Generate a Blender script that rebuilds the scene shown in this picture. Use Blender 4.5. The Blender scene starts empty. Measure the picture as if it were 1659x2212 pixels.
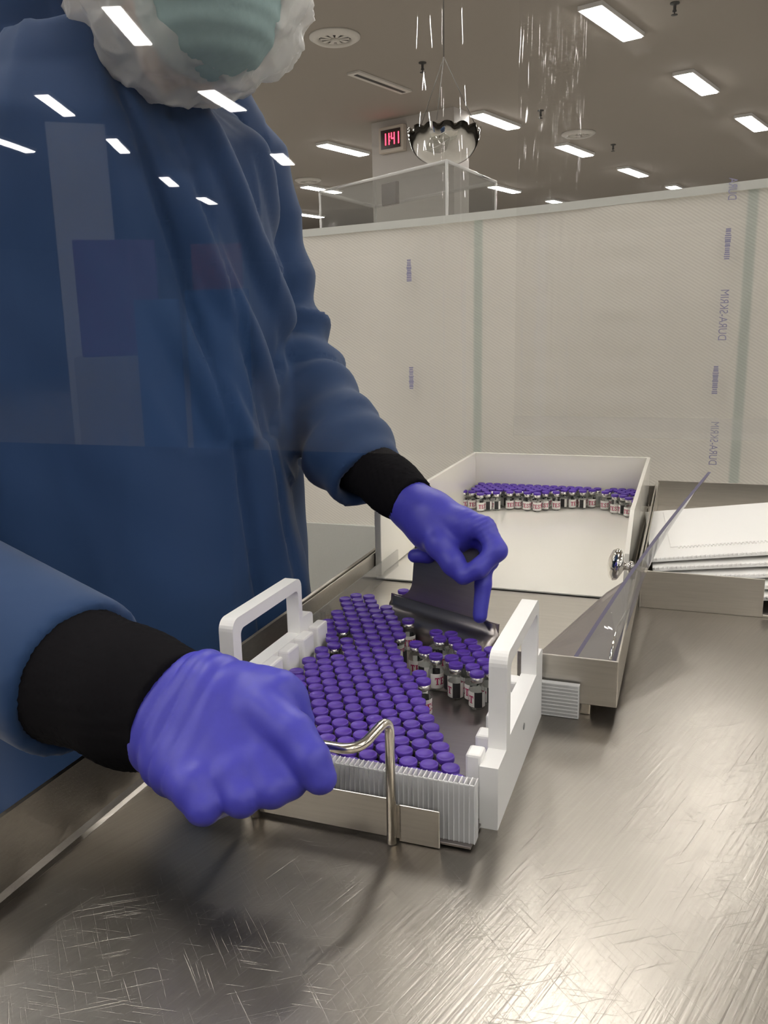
import bpy, bmesh, math, random
import numpy as np
from mathutils import Vector, Matrix
from mathutils.geometry import tessellate_polygon

random.seed(7)
rng = np.random.default_rng(11)
C = bpy.context.scene.collection
SC = bpy.context.scene

# ------------------------------------------------------------------ camera, world, exposure
F_PX, PITCH, ROLL, CAM_Z = 1800.0, math.radians(12.3), math.radians(-1.2), 1.275
TOP = 0.90                      # height of the table top
ANG = math.radians(20.0)        # the table is turned 20 degrees to the line of sight
cA, sA = math.cos(ANG), math.sin(ANG)
fwd = Vector((0, math.cos(PITCH), -math.sin(PITCH)))
right0 = Vector((1, 0, 0)); up0 = right0.cross(fwd)
RT = right0 * math.cos(ROLL) + up0 * math.sin(ROLL)
UP = -right0 * math.sin(ROLL) + up0 * math.cos(ROLL)
CAM = Vector((0, 0, CAM_Z))

cam = bpy.data.cameras.new('camera'); camo = bpy.data.objects.new('camera', cam); C.objects.link(camo)
cam.sensor_fit = 'VERTICAL'; cam.sensor_height = 36.0; cam.lens = 36.0 * F_PX / 2212.0
cam.clip_start = 0.02; cam.clip_end = 300
Mx = Matrix((RT, UP, -fwd)).transposed().to_4x4(); Mx.translation = CAM
camo.matrix_world = Mx
SC.camera = camo

SC.view_settings.view_transform = 'Standard'; SC.view_settings.look = 'None'
SC.view_settings.gamma = 1.0; SC.view_settings.use_curve_mapping = False
SC.view_settings.exposure = 1.32
w = bpy.data.worlds.new('world'); SC.world = w; w.use_nodes = True
w.node_tree.nodes['Background'].inputs[0].default_value = (0.9, 0.88, 0.84, 1)
w.node_tree.nodes['Background'].inputs[1].default_value = 0.05
cy = SC.cycles
cy.use_denoising = True
cy.max_bounces = 10; cy.transparent_max_bounces = 24; cy.transmission_bounces = 8
cy.caustics_reflective = False; cy.caustics_refractive = False
cy.sample_clamp_indirect = 6.0
PANEL = 19.0                    # radiance of the ceiling tubes


def at(x, y, d):
    """the point seen at photo pixel x, y at depth d in front of the camera"""
    return CAM + (fwd + RT * ((x - 829.5) / F_PX) - UP * ((y - 1106.0) / F_PX)) * d


def W(u, v, z=0.0):
    """table coordinates (across, along, above the table top) -> world"""
    return Vector((u * cA + v * sA, -u * sA + v * cA, TOP + z))


def UV(p):
    return Vector((p.x * cA - p.y * sA, p.x * sA + p.y * cA, p.z - TOP))


# ------------------------------------------------------------------ materials
def nt(name):
    m = bpy.data.materials.new(name); m.use_nodes = True
    t = m.node_tree; return m, t, t.nodes['Principled BSDF'], t.nodes['Material Output']


def tex_noise(t, scale, detail=3, stretch=None, rough=0.5, coord='Object', rot=0.0):
    tc = t.nodes.new('ShaderNodeTexCoord'); n = t.nodes.new('ShaderNodeTexNoise')
    n.inputs['Scale'].default_value = scale; n.inputs['Detail'].default_value = detail
    n.inputs['Roughness'].default_value = rough
    mp = t.nodes.new('ShaderNodeMapping')
    if stretch: mp.inputs['Scale'].default_value = stretch
    mp.inputs['Rotation'].default_value = (0, 0, rot)
    t.links.new(tc.outputs[coord], mp.inputs[0]); t.links.new(mp.outputs[0], n.inputs[0])
    return n


def bump(t, b, h, strength, dist=0.001):
    bp = t.nodes.new('ShaderNodeBump'); bp.inputs['Strength'].default_value = strength
    bp.inputs['Distance'].default_value = dist
    t.links.new(h, bp.inputs['Height']); t.links.new(bp.outputs[0], b.inputs['Normal']); return bp


def mat(name, col, rough=0.5, metal=0.0, noise=None, spec=0.5, trans=0.0, sss=0.0, coat=0.0, sheen=0.0):
    m, t, b, o = nt(name)
    b.inputs['Base Color'].default_value = (*col, 1); b.inputs['Roughness'].default_value = rough
    b.inputs['Metallic'].default_value = metal; b.inputs['Specular IOR Level'].default_value = spec
    b.inputs['Transmission Weight'].default_value = trans
    b.inputs['Coat Weight'].default_value = coat
    b.inputs['Sheen Weight'].default_value = sheen
    if sss:
        b.inputs['Subsurface Weight'].default_value = sss
        b.inputs['Subsurface Radius'].default_value = (0.006, 0.006, 0.006)
    if noise:
        sc, st, ds, vary = noise
        n = tex_noise(t, sc, 4)
        bump(t, b, n.outputs[0], st, ds)
        if vary:
            mx = t.nodes.new('ShaderNodeMixRGB'); mx.inputs[0].default_value = 1
            mx.blend_type = 'MULTIPLY'; mx.inputs[1].default_value = (*col, 1)
            rp = t.nodes.new('ShaderNodeMapRange'); rp.inputs[3].default_value = 1 - vary; rp.inputs[4].default_value = 1 + vary
            t.links.new(n.outputs[0], rp.inputs[0]); t.links.new(rp.outputs[0], mx.inputs[2])
            t.links.new(mx.outputs[0], b.inputs['Base Color'])
    return m


def lines(t, scale, length, rot, detail=2, rough=0.55, warp=0.0):
    """noise drawn out into lines: turned first, then stretched"""
    tc = t.nodes.new('ShaderNodeTexCoord'); mp = t.nodes.new('ShaderNodeMapping'); mp.vector_type = 'TEXTURE'
    mp.inputs['Rotation'].default_value = (0, 0, rot); mp.inputs['Scale'].default_value = (length, 1, 1)
    n = t.nodes.new('ShaderNodeTexNoise'); n.inputs['Scale'].default_value = scale; n.inputs['Detail'].default_value = detail
    n.inputs['Roughness'].default_value = rough; n.inputs['Distortion'].default_value = warp
    t.links.new(tc.outputs['Object'], mp.inputs[0]); t.links.new(mp.outputs[0], n.inputs[0]); return n


def steel(name, col, rough, rot, strength, scratch=0.0, var=0.06):
    m, t, b, o = nt(name)
    b.inputs['Metallic'].default_value = 1.0
    n1 = lines(t, 420, 26, rot, 3); n2 = tex_noise(t, 5, 3, None, 0.6)
    mr = t.nodes.new('ShaderNodeMapRange'); mr.inputs[3].default_value = rough - 0.05; mr.inputs[4].default_value = rough + 0.03
    t.links.new(n2.outputs[0], mr.inputs[0]); t.links.new(mr.outputs[0], b.inputs['Roughness'])
    cr = t.nodes.new('ShaderNodeMapRange'); cr.inputs[1].default_value = .25; cr.inputs[2].default_value = .75
    cr.inputs[3].default_value = 1 - var; cr.inputs[4].default_value = 1 + var
    t.links.new(n1.outputs[0], cr.inputs[0])
    mx = t.nodes.new('ShaderNodeMixRGB'); mx.blend_type = 'MULTIPLY'; mx.inputs[0].default_value = 1
    mx.inputs[1].default_value = (*col, 1); t.links.new(cr.outputs[0], mx.inputs[2])
    h = n1.outputs[0]
    colout = mx.outputs[0]
    if scratch:
        for k, (r_, sc_, ln) in enumerate([(0.6, 900, 70), (-0.8, 1100, 60), (1.25, 800, 90), (0.15, 1000, 50), (2.4, 900, 60)]):
            ns = lines(t, sc_, ln, r_, 1, 0.5, 0.15)
            rp = t.nodes.new('ShaderNodeMapRange'); rp.inputs[1].default_value = 0.68; rp.inputs[2].default_value = 0.74
            rp.inputs[3].default_value = 0.0; rp.inputs[4].default_value = scratch; t.links.new(ns.outputs[0], rp.inputs[0])
            a = t.nodes.new('ShaderNodeMath'); a.operation = 'SUBTRACT'
            t.links.new(h, a.inputs[0]); t.links.new(rp.outputs[0], a.inputs[1]); h = a.outputs[0]
    t.links.new(colout, b.inputs['Base Color'])
    bump(t, b, h, strength, 0.0004)
    return m


def clear(name, tint=(1, 1, 1), rough=0.02, ior=1.45, haze=0.0, hazecol=(1, 1, 1), double=True):
    """thin clear sheet: transparent, mirrors by Fresnel"""
    m = bpy.data.materials.new(name); m.use_nodes = True; t = m.node_tree
    for n in list(t.nodes): t.nodes.remove(n)
    o = t.nodes.new('ShaderNodeOutputMaterial'); tr = t.nodes.new('ShaderNodeBsdfTransparent')
    tr.inputs[0].default_value = (*tint, 1)
    gl = t.nodes.new('ShaderNodeBsdfGlossy'); gl.inputs['Roughness'].default_value = rough
    fr = t.nodes.new('ShaderNodeFresnel')
    ge = t.nodes.new('ShaderNodeNewGeometry'); ic = t.nodes.new('ShaderNodeMapRange')
    ic.inputs[3].default_value = ior; ic.inputs[4].default_value = 1.0 / ior      # same mirror on both faces
    t.links.new(ge.outputs['Backfacing'], ic.inputs[0]); t.links.new(ic.outputs[0], fr.inputs[0])
    mx = t.nodes.new('ShaderNodeMixShader')
    base = tr.outputs[0]
    if haze:
        df = t.nodes.new('ShaderNodeBsdfDiffuse'); df.inputs[0].default_value = (*hazecol, 1)
        tl = t.nodes.new('ShaderNodeBsdfTranslucent'); tl.inputs[0].default_value = (*hazecol, 1)
        m1 = t.nodes.new('ShaderNodeMixShader'); m1.inputs[0].default_value = 0.4
        t.links.new(df.outputs[0], m1.inputs[1]); t.links.new(tl.outputs[0], m1.inputs[2])
        m2 = t.nodes.new('ShaderNodeMixShader'); m2.inputs[0].default_value = haze
        t.links.new(base, m2.inputs[1]); t.links.new(m1.outputs[0], m2.inputs[2]); base = m2.outputs[0]
    t.links.new(fr.outputs[0], mx.inputs[0]); t.links.new(base, mx.inputs[1]); t.links.new(gl.outputs[0], mx.inputs[2])
    t.links.new(mx.outputs[0], o.inputs[0])
    return m


def emit(name, col, s):
    m = bpy.data.materials.new(name); m.use_nodes = True; t = m.node_tree
    for n in list(t.nodes): t.nodes.remove(n)
    o = t.nodes.new('ShaderNodeOutputMaterial'); e = t.nodes.new('ShaderNodeEmission')
    e.inputs[0].default_value = (*col, 1); e.inputs[1].default_value = s
    t.links.new(e.outputs[0], o.inputs[0]); return m


M = {}
M['table'] = steel('brushed_table_steel', (0.36, 0.335, 0.30), 0.335, 1.25, 0.34, scratch=0.4)
M['steel'] = steel('brushed_steel', (0.62, 0.59, 0.54), 0.335, 0.0, 0.12)
M['steel_dark'] = steel('dull_steel', (0.36, 0.33, 0.32), 0.335, 0.0, 0.10)
M['rod'] = mat('polished_rod', (0.66, 0.62, 0.55), 0.2, 1.0)
M['chrome'] = mat('chrome', (0.78, 0.76, 0.72), 0.06, 1.0)
M['mirror'] = mat('mirror_dome', (0.62, 0.61, 0.58), 0.04, 1.0)
M['hdpe'] = mat('white_hdpe', (0.88, 0.875, 0.86), 0.33, 0, (900, 0.08, 0.0003, 0), sss=0.3)
M['bin'] = mat('white_bin_plastic', (0.80, 0.775, 0.71), 0.10, 0, None, spec=0.5)
M['sheet'] = mat('white_plastic_sheet', (0.88, 0.87, 0.85), 0.35, 0, (80, 0.1, 0.0005, 0))
M['flute'] = clear('fluted_clear_plastic', (0.97, 0.97, 0.97), 0.15, 1.45, 0.55, (0.92, 0.92, 0.92))
M['flute_rib'] = clear('fluted_plastic_rib', (1, 1, 1), 0.2, 1.45, 0.9, (0.96, 0.96, 0.96))
M['cap'] = mat('purple_cap', (0.095, 0.036, 0.37), 0.42, 0, None)
M['crimp'] = mat('aluminium_crimp', (0.72, 0.70, 0.68), 0.25, 1.0)
M['glass'] = clear('vial_glass', (0.96, 0.97, 0.96), 0.03, 1.5)
M['label'] = mat('white_label', (0.80, 0.78, 0.75), 0.5)
M['label_black'] = mat('black_label', (0.02, 0.02, 0.022), 0.5)
M['label_red'] = mat('red_print', (0.42, 0.02, 0.10), 0.5)
M['label_grey'] = mat('grey_print', (0.25, 0.25, 0.25), 0.5)
M['gown'] = mat('navy_cloth', (0.020, 0.052, 0.135), 0.75, 0, None, spec=0.22, sheen=0.12)
M['cuff'] = mat('black_knit', (0.0075, 0.007, 0.0085), 0.95, 0, (900, 0.05, 0.0003, 0.15), spec=0.08, sheen=0.0)
M['glove'] = mat('violet_nitrile', (0.065, 0.062, 0.46), 0.42, 0, (260, 0.10, 0.0006, 0.05), spec=0.4)
M['skin'] = mat('skin', (0.50, 0.30, 0.22), 0.5, sss=0.1)
M['trousers'] = mat('navy_trousers', (0.02, 0.045, 0.11), 0.85, 0, (400, 0.1, 0.0005, 0.1))
M['shoe'] = mat('dark_shoe', (0.02, 0.02, 0.022), 0.5)
M['mask'] = mat('teal_mask', (0.34, 0.47, 0.47), 0.8, 0, (120, 0.3, 0.001, 0.1), spec=0.2)
M['tulle'] = clear('white_nonwoven', (1, 1, 1), 0.35, 1.25, 0.58, (0.90, 0.90, 0.88))
M['cap_cloth'] = mat('white_bonnet', (0.75, 0.76, 0.76), 0.8, 0, (90, 0.4, 0.001, 0.1))
M['hair'] = mat('dark_hair', (0.03, 0.02, 0.015), 0.6)
M['acrylic'] = clear('clear_acrylic', (0.84, 0.84, 0.84), 0.01, 1.5, 0.10)
M['acrylic_edge'] = mat('acrylic_edge', (0.11, 0.10, 0.15), 0.6, spec=.2)
M['box_clear'] = clear('clear_enclosure', (0.93, 0.93, 0.92), 0.02, 1.5, 0.03)
M['box_edge'] = clear('bright_enclosure_edge', (0.9, 0.9, 0.9), 0.1, 1.45, 0.6, (0.85, 0.84, 0.82))
M['pane'] = clear('clear_vinyl', (0.985, 0.985, 0.985), 0.012, 1.62)
M['vinyl'] = clear('rippled_clear_vinyl', (0.985, 0.985, 0.985), 0.03, 1.6, 0.008)
M['ceil'] = mat('beige_ceiling', (0.335, 0.305, 0.272), 0.9)
M['floor'] = mat('grey_floor', (0.36, 0.34, 0.31), 0.35, 0, (3, 0.05, 0.002, 0.08))
M['wallp'] = mat('wall_paint', (0.50, 0.47, 0.42), 0.8)
M['column'] = mat('column_paint', (0.50, 0.475, 0.45), 0.7)
M['vent'] = mat('vent_white', (0.62, 0.60, 0.56), 0.5)
M['vent_dark'] = mat('vent_dark', (0.05, 0.05, 0.05), 0.7)
M['fixture'] = mat('fixture_white', (0.75, 0.75, 0.74), 0.5)
M['light'] = emit('ceiling_tube', (1.0, 0.965, 0.91), PANEL)
M['clock_frame'] = mat('clock_frame', (0.55, 0.49, 0.42), 0.5)
M['clock_face'] = mat('clock_face', (0.03, 0.015, 0.015), 0.2)
M['led'] = emit('red_led', (1.0, 0.03, 0.06), 3.0)
M['print'] = mat('violet_print', (0.32, 0.31, 0.47), 0.7)
M['purple_box'] = mat('purple_box', (0.16, 0.03, 0.22), 0.6)
M['blue_box'] = mat('blue_box', (0.02, 0.14, 0.42), 0.6)
M['red_box'] = mat('red_box', (0.30, 0.07, 0.06), 0.6)
M['wire'] = mat('wire', (0.16, 0.15, 0.14), 0.5, 0.6)


def woven():
    m = bpy.data.materials.new('woven_poly_sheet'); m.use_nodes = True; t = m.node_tree
    for n in list(t.nodes): t.nodes.remove(n)
    o = t.nodes.new('ShaderNodeOutputMaterial')
    tc = t.nodes.new('ShaderNodeTexCoord')
    mp = t.nodes.new('ShaderNodeMapping'); mp.inputs['Rotation'].default_value = (0, math.radians(58), 0)
    wv = t.nodes.new('ShaderNodeTexWave'); wv.inputs['Scale'].default_value = 52; wv.inputs['Distortion'].default_value = 0.6
    t.links.new(tc.outputs['Object'], mp.inputs[0]); t.links.new(mp.outputs[0], wv.inputs[0])
    nz = tex_noise(t, 5, 4, (1, 1, 0.35))
    # vertical coloured bands of the sheet itself
    sp = t.nodes.new('ShaderNodeSeparateXYZ'); t.links.new(tc.outputs['Object'], sp.inputs[0])
    col = t.nodes.new('ShaderNodeMixRGB'); col.inputs[1].default_value = (0.80, 0.775, 0.72, 1); col.inputs[2].default_value = (0.90, 0.875, 0.82, 1)
    t.links.new(nz.outputs[0], col.inputs[0]); prev = col.outputs[0]

    def band(c, wd, color, amt):
        nonlocal prev
        s = t.nodes.new('ShaderNodeMath'); s.operation = 'SUBTRACT'; s.inputs[1].default_value = c; t.links.new(sp.outputs[0], s.inputs[0])
        a = t.nodes.new('ShaderNodeMath'); a.operation = 'ABSOLUTE'; t.links.new(s.outputs[0], a.inputs[0])
        r = t.nodes.new('ShaderNodeMapRange'); r.inputs[1].default_value = wd * 0.6; r.inputs[2].default_value = wd
        r.inputs[3].default_value = amt; r.inputs[4].default_value = 0; t.links.new(a.outputs[0], r.inputs[0])
        mx = t.nodes.new('ShaderNodeMixRGB'); mx.inputs[2].default_value = (*color, 1)
        t.links.new(r.outputs[0], mx.inputs[0]); t.links.new(prev, mx.inputs[1]); prev = mx.outputs[0]
    band(-0.829, 0.013, (0.40, 0.52, 0.46), 0.38)
    band(-0.240, 0.013, (0.40, 0.50, 0.45), 0.42)
    band(-0.678, 0.016, (0.86, 0.84, 0.80), 0.7)
    band(-0.945, 0.008, (0.84, 0.82, 0.78), 0.35)
    bp = t.nodes.new('ShaderNodeBump'); bp.inputs['Strength'].default_value = 0.22; bp.inputs['Distance'].default_value = 0.001
    t.links.new(wv.outputs[0], bp.inputs['Height'])
    mul = t.nodes.new('ShaderNodeMixRGB'); mul.blend_type = 'MULTIPLY'; mul.inputs[0].default_value = 1
    wr = t.nodes.new('ShaderNodeMapRange'); wr.inputs[3].default_value = 0.94; wr.inputs[4].default_value = 1.03
    t.links.new(wv.outputs[0], wr.inputs[0]); t.links.new(wr.outputs[0], mul.inputs[2]); t.links.new(prev, mul.inputs[1])
    d = t.nodes.new('ShaderNodeBsdfDiffuse'); tl = t.nodes.new('ShaderNodeBsdfTranslucent'); g = t.nodes.new('ShaderNodeBsdfGlossy')
    g.inputs['Roughness'].default_value = 0.35
    for s in (d, tl, g): t.links.new(bp.outputs[0], s.inputs['Normal'])
    t.links.new(mul.outputs[0], d.inputs[0]); t.links.new(mul.outputs[0], tl.inputs[0])
    m1 = t.nodes.new('ShaderNodeMixShader'); m1.inputs[0].default_value = 0.5
    t.links.new(d.outputs[0], m1.inputs[1]); t.links.new(tl.outputs[0], m1.inputs[2])
    m2 = t.nodes.new('ShaderNodeMixShader'); m2.inputs[0].default_value = 0.05
    t.links.new(m1.outputs[0], m2.inputs[1]); t.links.new(g.outputs[0], m2.inputs[2])
    t.links.new(m2.outputs[0], o.inputs[0]); return m


M['woven'] = woven()
M['lower_band'] = mat('grey_vinyl_band', (0.50, 0.50, 0.46), 0.6, 0, (300, 0.1, 0.001, 0.06))


# ------------------------------------------------------------------ object helpers
def tag(o, label=None, cat=None, group=None, kind=None):
    if label: o['label'] = label
    if cat: o['category'] = cat
    if group: o['group'] = group
    if kind: o['kind'] = kind
    return o


def empty(name, loc, rz=0.0):
    o = bpy.data.objects.new(name, None); C.objects.link(o)
    o.empty_display_size = 0.02; o.location = loc; o.rotation_euler = (0, 0, rz); return o


def thing(name, u, v, z, label, cat, group=None):
    """an Empty at a thing's base on the table; its children use local (du, dv, dz)"""
    return tag(empty(name, W(u, v, z), -ANG), label, cat, group)


def link(name, mesh, mats, parent=None, smooth=False):
    o = bpy.data.objects.new(name, mesh); C.objects.link(o)
    for m in (mats if isinstance(mats, (list, tuple)) else [mats]): mesh.materials.append(m)
    if smooth:
        mesh.polygons.foreach_set('use_smooth', [True] * len(mesh.polygons))
    if parent: o.parent = parent
    return o


def pyobj(name, verts, faces, mats, parent=None, smooth=False, midx=None):
    me = bpy.data.meshes.new(name); me.from_pydata([tuple(v) for v in verts], [], [tuple(f) for f in faces])
    if midx: me.polygons.foreach_set('material_index', midx)
    me.update(); return link(name, me, mats, parent, smooth)


def bmobj(name, bm, mats, parent=None, smooth=False):
    me = bpy.data.meshes.new(name); bmesh.ops.recalc_face_normals(bm, faces=bm.faces)
    bm.to_mesh(me); bm.free(); return link(name, me, mats, parent, smooth)


def box(bm, x0, x1, y0, y1, z0, z1, bev=0.0, seg=2):
    vs = [bm.verts.new((x, y, z)) for z in (z0, z1) for y in (y0, y1) for x in (x0, x1)]
    fs = [bm.faces.new([vs[i] for i in q]) for q in ((0, 2, 3, 1), (4, 5, 7, 6), (0, 1, 5, 4), (2, 6, 7, 3), (0, 4, 6, 2), (1, 3, 7, 5))]
    if bev:
        es = list({e for f in fs for e in f.edges})
        bmesh.ops.bevel(bm, geom=es, offset=bev, segments=seg, affect='EDGES', profile=0.5)
    return vs


def boxobj(name, dims, m, parent=None, bev=0.0):
    bm = bmesh.new(); box(bm, *dims, bev=bev); return bmobj(name, bm, m, parent)


def prism(bm, pts, axis_fn, t0, t1):
    """polygon pts (a,b) pushed from t0 to t1; axis_fn(a,b,t) -> xyz"""
    n = len(pts)
    a = [bm.verts.new(axis_fn(p[0], p[1], t0)) for p in pts]; b = [bm.verts.new(axis_fn(p[0], p[1], t1)) for p in pts]
    bm.faces.new(a); bm.faces.new(b[::-1])
    for i in range(n): bm.faces.new((a[i], b[i], b[(i + 1) % n], a[(i + 1) % n]))


def quadplate(bm, p, th):
    """a plate of thickness th whose face is the quad p (4 points)"""
    p = [Vector(q) for q in p]
    n = ((p[2] - p[0]).cross(p[3] - p[1])).normalized() * th
    a = [bm.verts.new(q) for q in p]; b = [bm.verts.new(q + n) for q in p]
    bm.faces.new(a); bm.faces.new(b[::-1])
    for i in range(4): bm.faces.new((a[i], b[i], b[(i + 1) % 4], a[(i + 1) % 4]))


def tube(name, pts, r, m, parent=None, seg=12, closed_bend=0.0):
    """a round bar along pts, corners rounded by closed_bend"""
    pts = [Vector(p) for p in pts]
    if closed_bend:
        q = [pts[0]]
        for i in range(1, len(pts) - 1):
            a = (pts[i - 1] - pts[i]); b = (pts[i + 1] - pts[i])
            d = min(closed_bend, a.length * .45, b.length * .45)
            p0 = pts[i] + a.normalized() * d; p1 = pts[i] + b.normalized() * d
            for k in range(9):
                s = k / 8; q.append(p0 * (1 - s) ** 2 + pts[i] * 2 * s * (1 - s) + p1 * s * s)
        q.append(pts[-1]); pts = q
    vs, fs = [], []
    up = None
    for i, p in enumerate(pts):
        tdir = (pts[min(i + 1, len(pts) - 1)] - pts[max(i - 1, 0)]).normalized()
        if up is None:
            up = Vector((0, 0, 1)) if abs(tdir.z) < .9 else Vector((0, 1, 0))
        a = tdir.cross(up).normalized(); up = a.cross(tdir).normalized()
        for k in range(seg):
            th = 2 * math.pi * k / seg; vs.append(p + (a * math.cos(th) + up * math.sin(th)) * r)
    n = len(pts)
    for i in range(n - 1):
        for k in range(seg):
            fs.append((i * seg + k, i * seg + (k + 1) % seg, (i + 1) * seg + (k + 1) % seg, (i + 1) * seg + k))
    fs.append(tuple(range(seg))[::-1]); fs.append(tuple((n - 1) * seg + k for k in range(seg)))
    return pyobj(name, vs, fs, m, parent, True)


def lathe(prof, seg=24, cap0=True, cap1=True):
    vs, fs = [], []
    for r, z in prof:
        for k in range(seg):
            th = 2 * math.pi * k / seg; vs.append((r * math.cos(th), r * math.sin(th), z))
    for i in range(len(prof) - 1):
        for k in range(seg):
            fs.append((i * seg + k, i * seg + (k + 1) % seg, (i + 1) * seg + (k + 1) % seg, (i + 1) * seg + k))
    if cap0: fs.append(tuple(range(seg))[::-1])
    if cap1: fs.append(tuple((len(prof) - 1) * seg + k for k in range(seg)))
    return vs, fs


# ------------------------------------------------------------------ smooth solids from distance fields
def d_cone(P, a, b, ra, rb):
    a = np.array(a, float); b = np.array(b, float); ab = b - a
    t = np.clip(((P - a) @ ab) / (ab @ ab), 0, 1)
    return np.linalg.norm(P - a - t[..., None] * ab, axis=-1) - (ra + (rb - ra) * t)


def d_ell(P, c, r, R=None):
    q = P - np.array(c, float)
    if R is not None: q = q @ R
    r = np.array(r, float)
    k0 = np.linalg.norm(q / r, axis=-1); k1 = np.linalg.norm(q / (r * r), axis=-1) + 1e-9
    return k0 * (k0 - 1) / k1


def smin(a, b, k):
    h = np.clip(0.5 + 0.5 * (b - a) / k, 0, 1)
    return b + (a - b) * h - k * h * (1 - h)


def nets(fn, lo, hi, h):
    """surface of fn(P) < 0 sampled on a grid of pitch h -> verts, quads"""
    lo = np.array(lo, float); n = np.ceil((np.array(hi) - lo) / h).astype(int) + 1
    ax = [lo[i] + np.arange(n[i]) * h for i in range(3)]
    Fv = np.empty(n, np.float32)
    for i0 in range(0, n[0], 16):
        G = np.stack(np.meshgrid(ax[0][i0:i0 + 16], ax[1], ax[2], indexing='ij'), -1)
        Fv[i0:i0 + 16] = fn(G)
    S = Fv < 0
    c = n - 1
    acc = np.zeros((*c, 3), np.float32); cnt = np.zeros(tuple(c), np.float32)
    for axn in range(3):
        o1, o2 = [a for a in range(3) if a != axn]
        for da in (0, 1):
            for db in (0, 1):
                s0 = [slice(0, c[0]), slice(0, c[1]), slice(0, c[2])]
                s0[o1] = slice(da, da + c[o1]); s0[o2] = slice(db, db + c[o2])
                s1 = list(s0); s1[axn] = slice(1, 1 + c[axn])
                f0, f1 = Fv[tuple(s0)], Fv[tuple(s1)]
                mk = S[tuple(s0)] != S[tuple(s1)]
                t = np.where(mk, f0 / np.where(mk, f0 - f1, 1), 0)
                acc[..., axn] += t * mk; acc[..., o1] += da * mk; acc[..., o2] += db * mk
                cnt += mk
    act = cnt > 0
    idx = -np.ones(tuple(c), np.int64); idx[act] = np.arange(act.sum())
    cell = np.argwhere(act)
    V = lo + (cell + acc[act] / cnt[act][:, None]) * h
    quads = []
    for axn in range(3):
        o1, o2 = [(1, 2), (2, 0), (0, 1)][axn]
        s0 = [slice(1, c[i]) for i in range(3)]; s0[axn] = slice(0, c[axn])
        s1 = list(s0); s1[axn] = slice(1, c[axn] + 1)
        a, b = S[tuple(s0)], S[tuple(s1)]
        e = np.argwhere(a != b)
        if not len(e): continue
        off = np.array([0 if i == axn else 1 for i in range(3)]); e = e + off
        inside = S[tuple(e.T)]
        d1 = np.zeros(3, int); d1[o1] = 1; d2 = np.zeros(3, int); d2[o2] = 1
        q = np.stack([idx[tuple((e - d1 - d2).T)], idx[tuple((e - d2).T)], idx[tuple(e.T)], idx[tuple((e - d1).T)]], 1)
        q[~inside] = q[~inside][:, ::-1]
        quads.append(q)
    Q = np.concatenate(quads)
    return V, Q


def vnormals(V, Q):
    n = np.cross(V[Q[:, 2]] - V[Q[:, 0]], V[Q[:, 3]] - V[Q[:, 1]])
    N = np.zeros_like(V)
    for k in range(4): np.add.at(N, Q[:, k], n)
    return N / (np.linalg.norm(N, axis=1, keepdims=True) + 1e-12)


def relax(V, Q, it=3, w=0.5):
    for _ in range(it):
        A = np.zeros_like(V); c = np.zeros(len(V))
        for i, j in ((0, 1), (1, 2), (2, 3), (3, 0)):
            np.add.at(A, Q[:, i], V[Q[:, j]]); np.add.at(A, Q[:, j], V[Q[:, i]])
            np.add.at(c, Q[:, i], 1); np.add.at(c, Q[:, j], 1)
        V = V * (1 - w) + w * A / c[:, None]
    return V


def wob(P, scale, seed, n=7):
    """smooth pseudo-noise in about -1..1"""
    g = np.random.default_rng(seed); s = 0
    for i in range(n):
        k = g.normal(size=3); k /= np.linalg.norm(k); s = s + np.sin(P @ k * scale * g.uniform(.5, 1.6) + g.uniform(0, 6.28))
    return s / n * 1.6


def ridge(x):
    return 1 - np.abs(np.sin(x)) ** 0.7


def npobj(name, V, Q, m, parent, world_to=None):
    if world_to is not None: V = V - np.array(world_to)
    return pyobj(name, V.tolist(), Q.tolist(), m, parent, True)


# ================================================================== THE ROOM
CEIL = 4.65
E1 = Vector((0.602, 0.799, 0)); E2 = Vector((-0.799, 0.602, 0))     # axes of the building
LANG = math.atan2(E1.y, E1.x)
bm = bmesh.new(); box(bm, -34, 40, -34, 46, -0.2, 0.0); tag(bmobj('floor', bm, M['floor']), kind='structure')
bm = bmesh.new(); box(bm, -34, 40, -34, 46, CEIL, CEIL + 0.2); tag(bmobj('ceiling', bm, M['ceil']), kind='structure')
for nm, d in (('wall_back', (-34, 40, 46, 46.2, 0, CEIL)), ('wall_front', (-34, 40, -34.2, -34, 0, CEIL)),
              ('wall_left', (-34.2, -34, -34, 46, 0, CEIL)), ('wall_right', (40, 40.2, -34, 46, 0, CEIL))):
    bm = bmesh.new(); box(bm, *d); tag(bmobj(nm, bm, M['wallp']), kind='structure')

# square column with the clock
col0 = Vector((1.22, 14.0, 0))
bm = bmesh.new(); box(bm, 0, 0.45, 0, 1.62, 0, CEIL)
o = bmobj('column', bm, M['column']); o.location = col0; o.rotation_euler = (0, 0, LANG); tag(o, kind='structure')

# ceiling lights ------------------------------------------------------
bm = bmesh.new(); box(bm, -0.64, 0.64, -0.14, 0.14, -0.05, 0.0, 0.004); L_frame = bpy.data.meshes.new('frame'); bm.to_mesh(L_frame); bm.free(); L_frame.materials.append(M['fixture'])
bm = bmesh.new(); box(bm, -0.615, 0.615, -0.112, 0.112, -0.062, -0.0505); L_diff = bpy.data.meshes.new('diffuser'); bm.to_mesh(L_diff); bm.free(); L_diff.materials.append(M['light'])


def ceiling_light(x, y, label, rot=LANG):
    r = tag(empty('ceiling_light', (x, y, CEIL), rot), label, 'ceiling light', 'ceiling lights of the hall')
    a = bpy.data.objects.new('frame', L_frame); C.objects.link(a); a.parent = r
    b = bpy.data.objects.new('diffuser', L_diff); C.objects.link(b); b.parent = r
    return r


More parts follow.
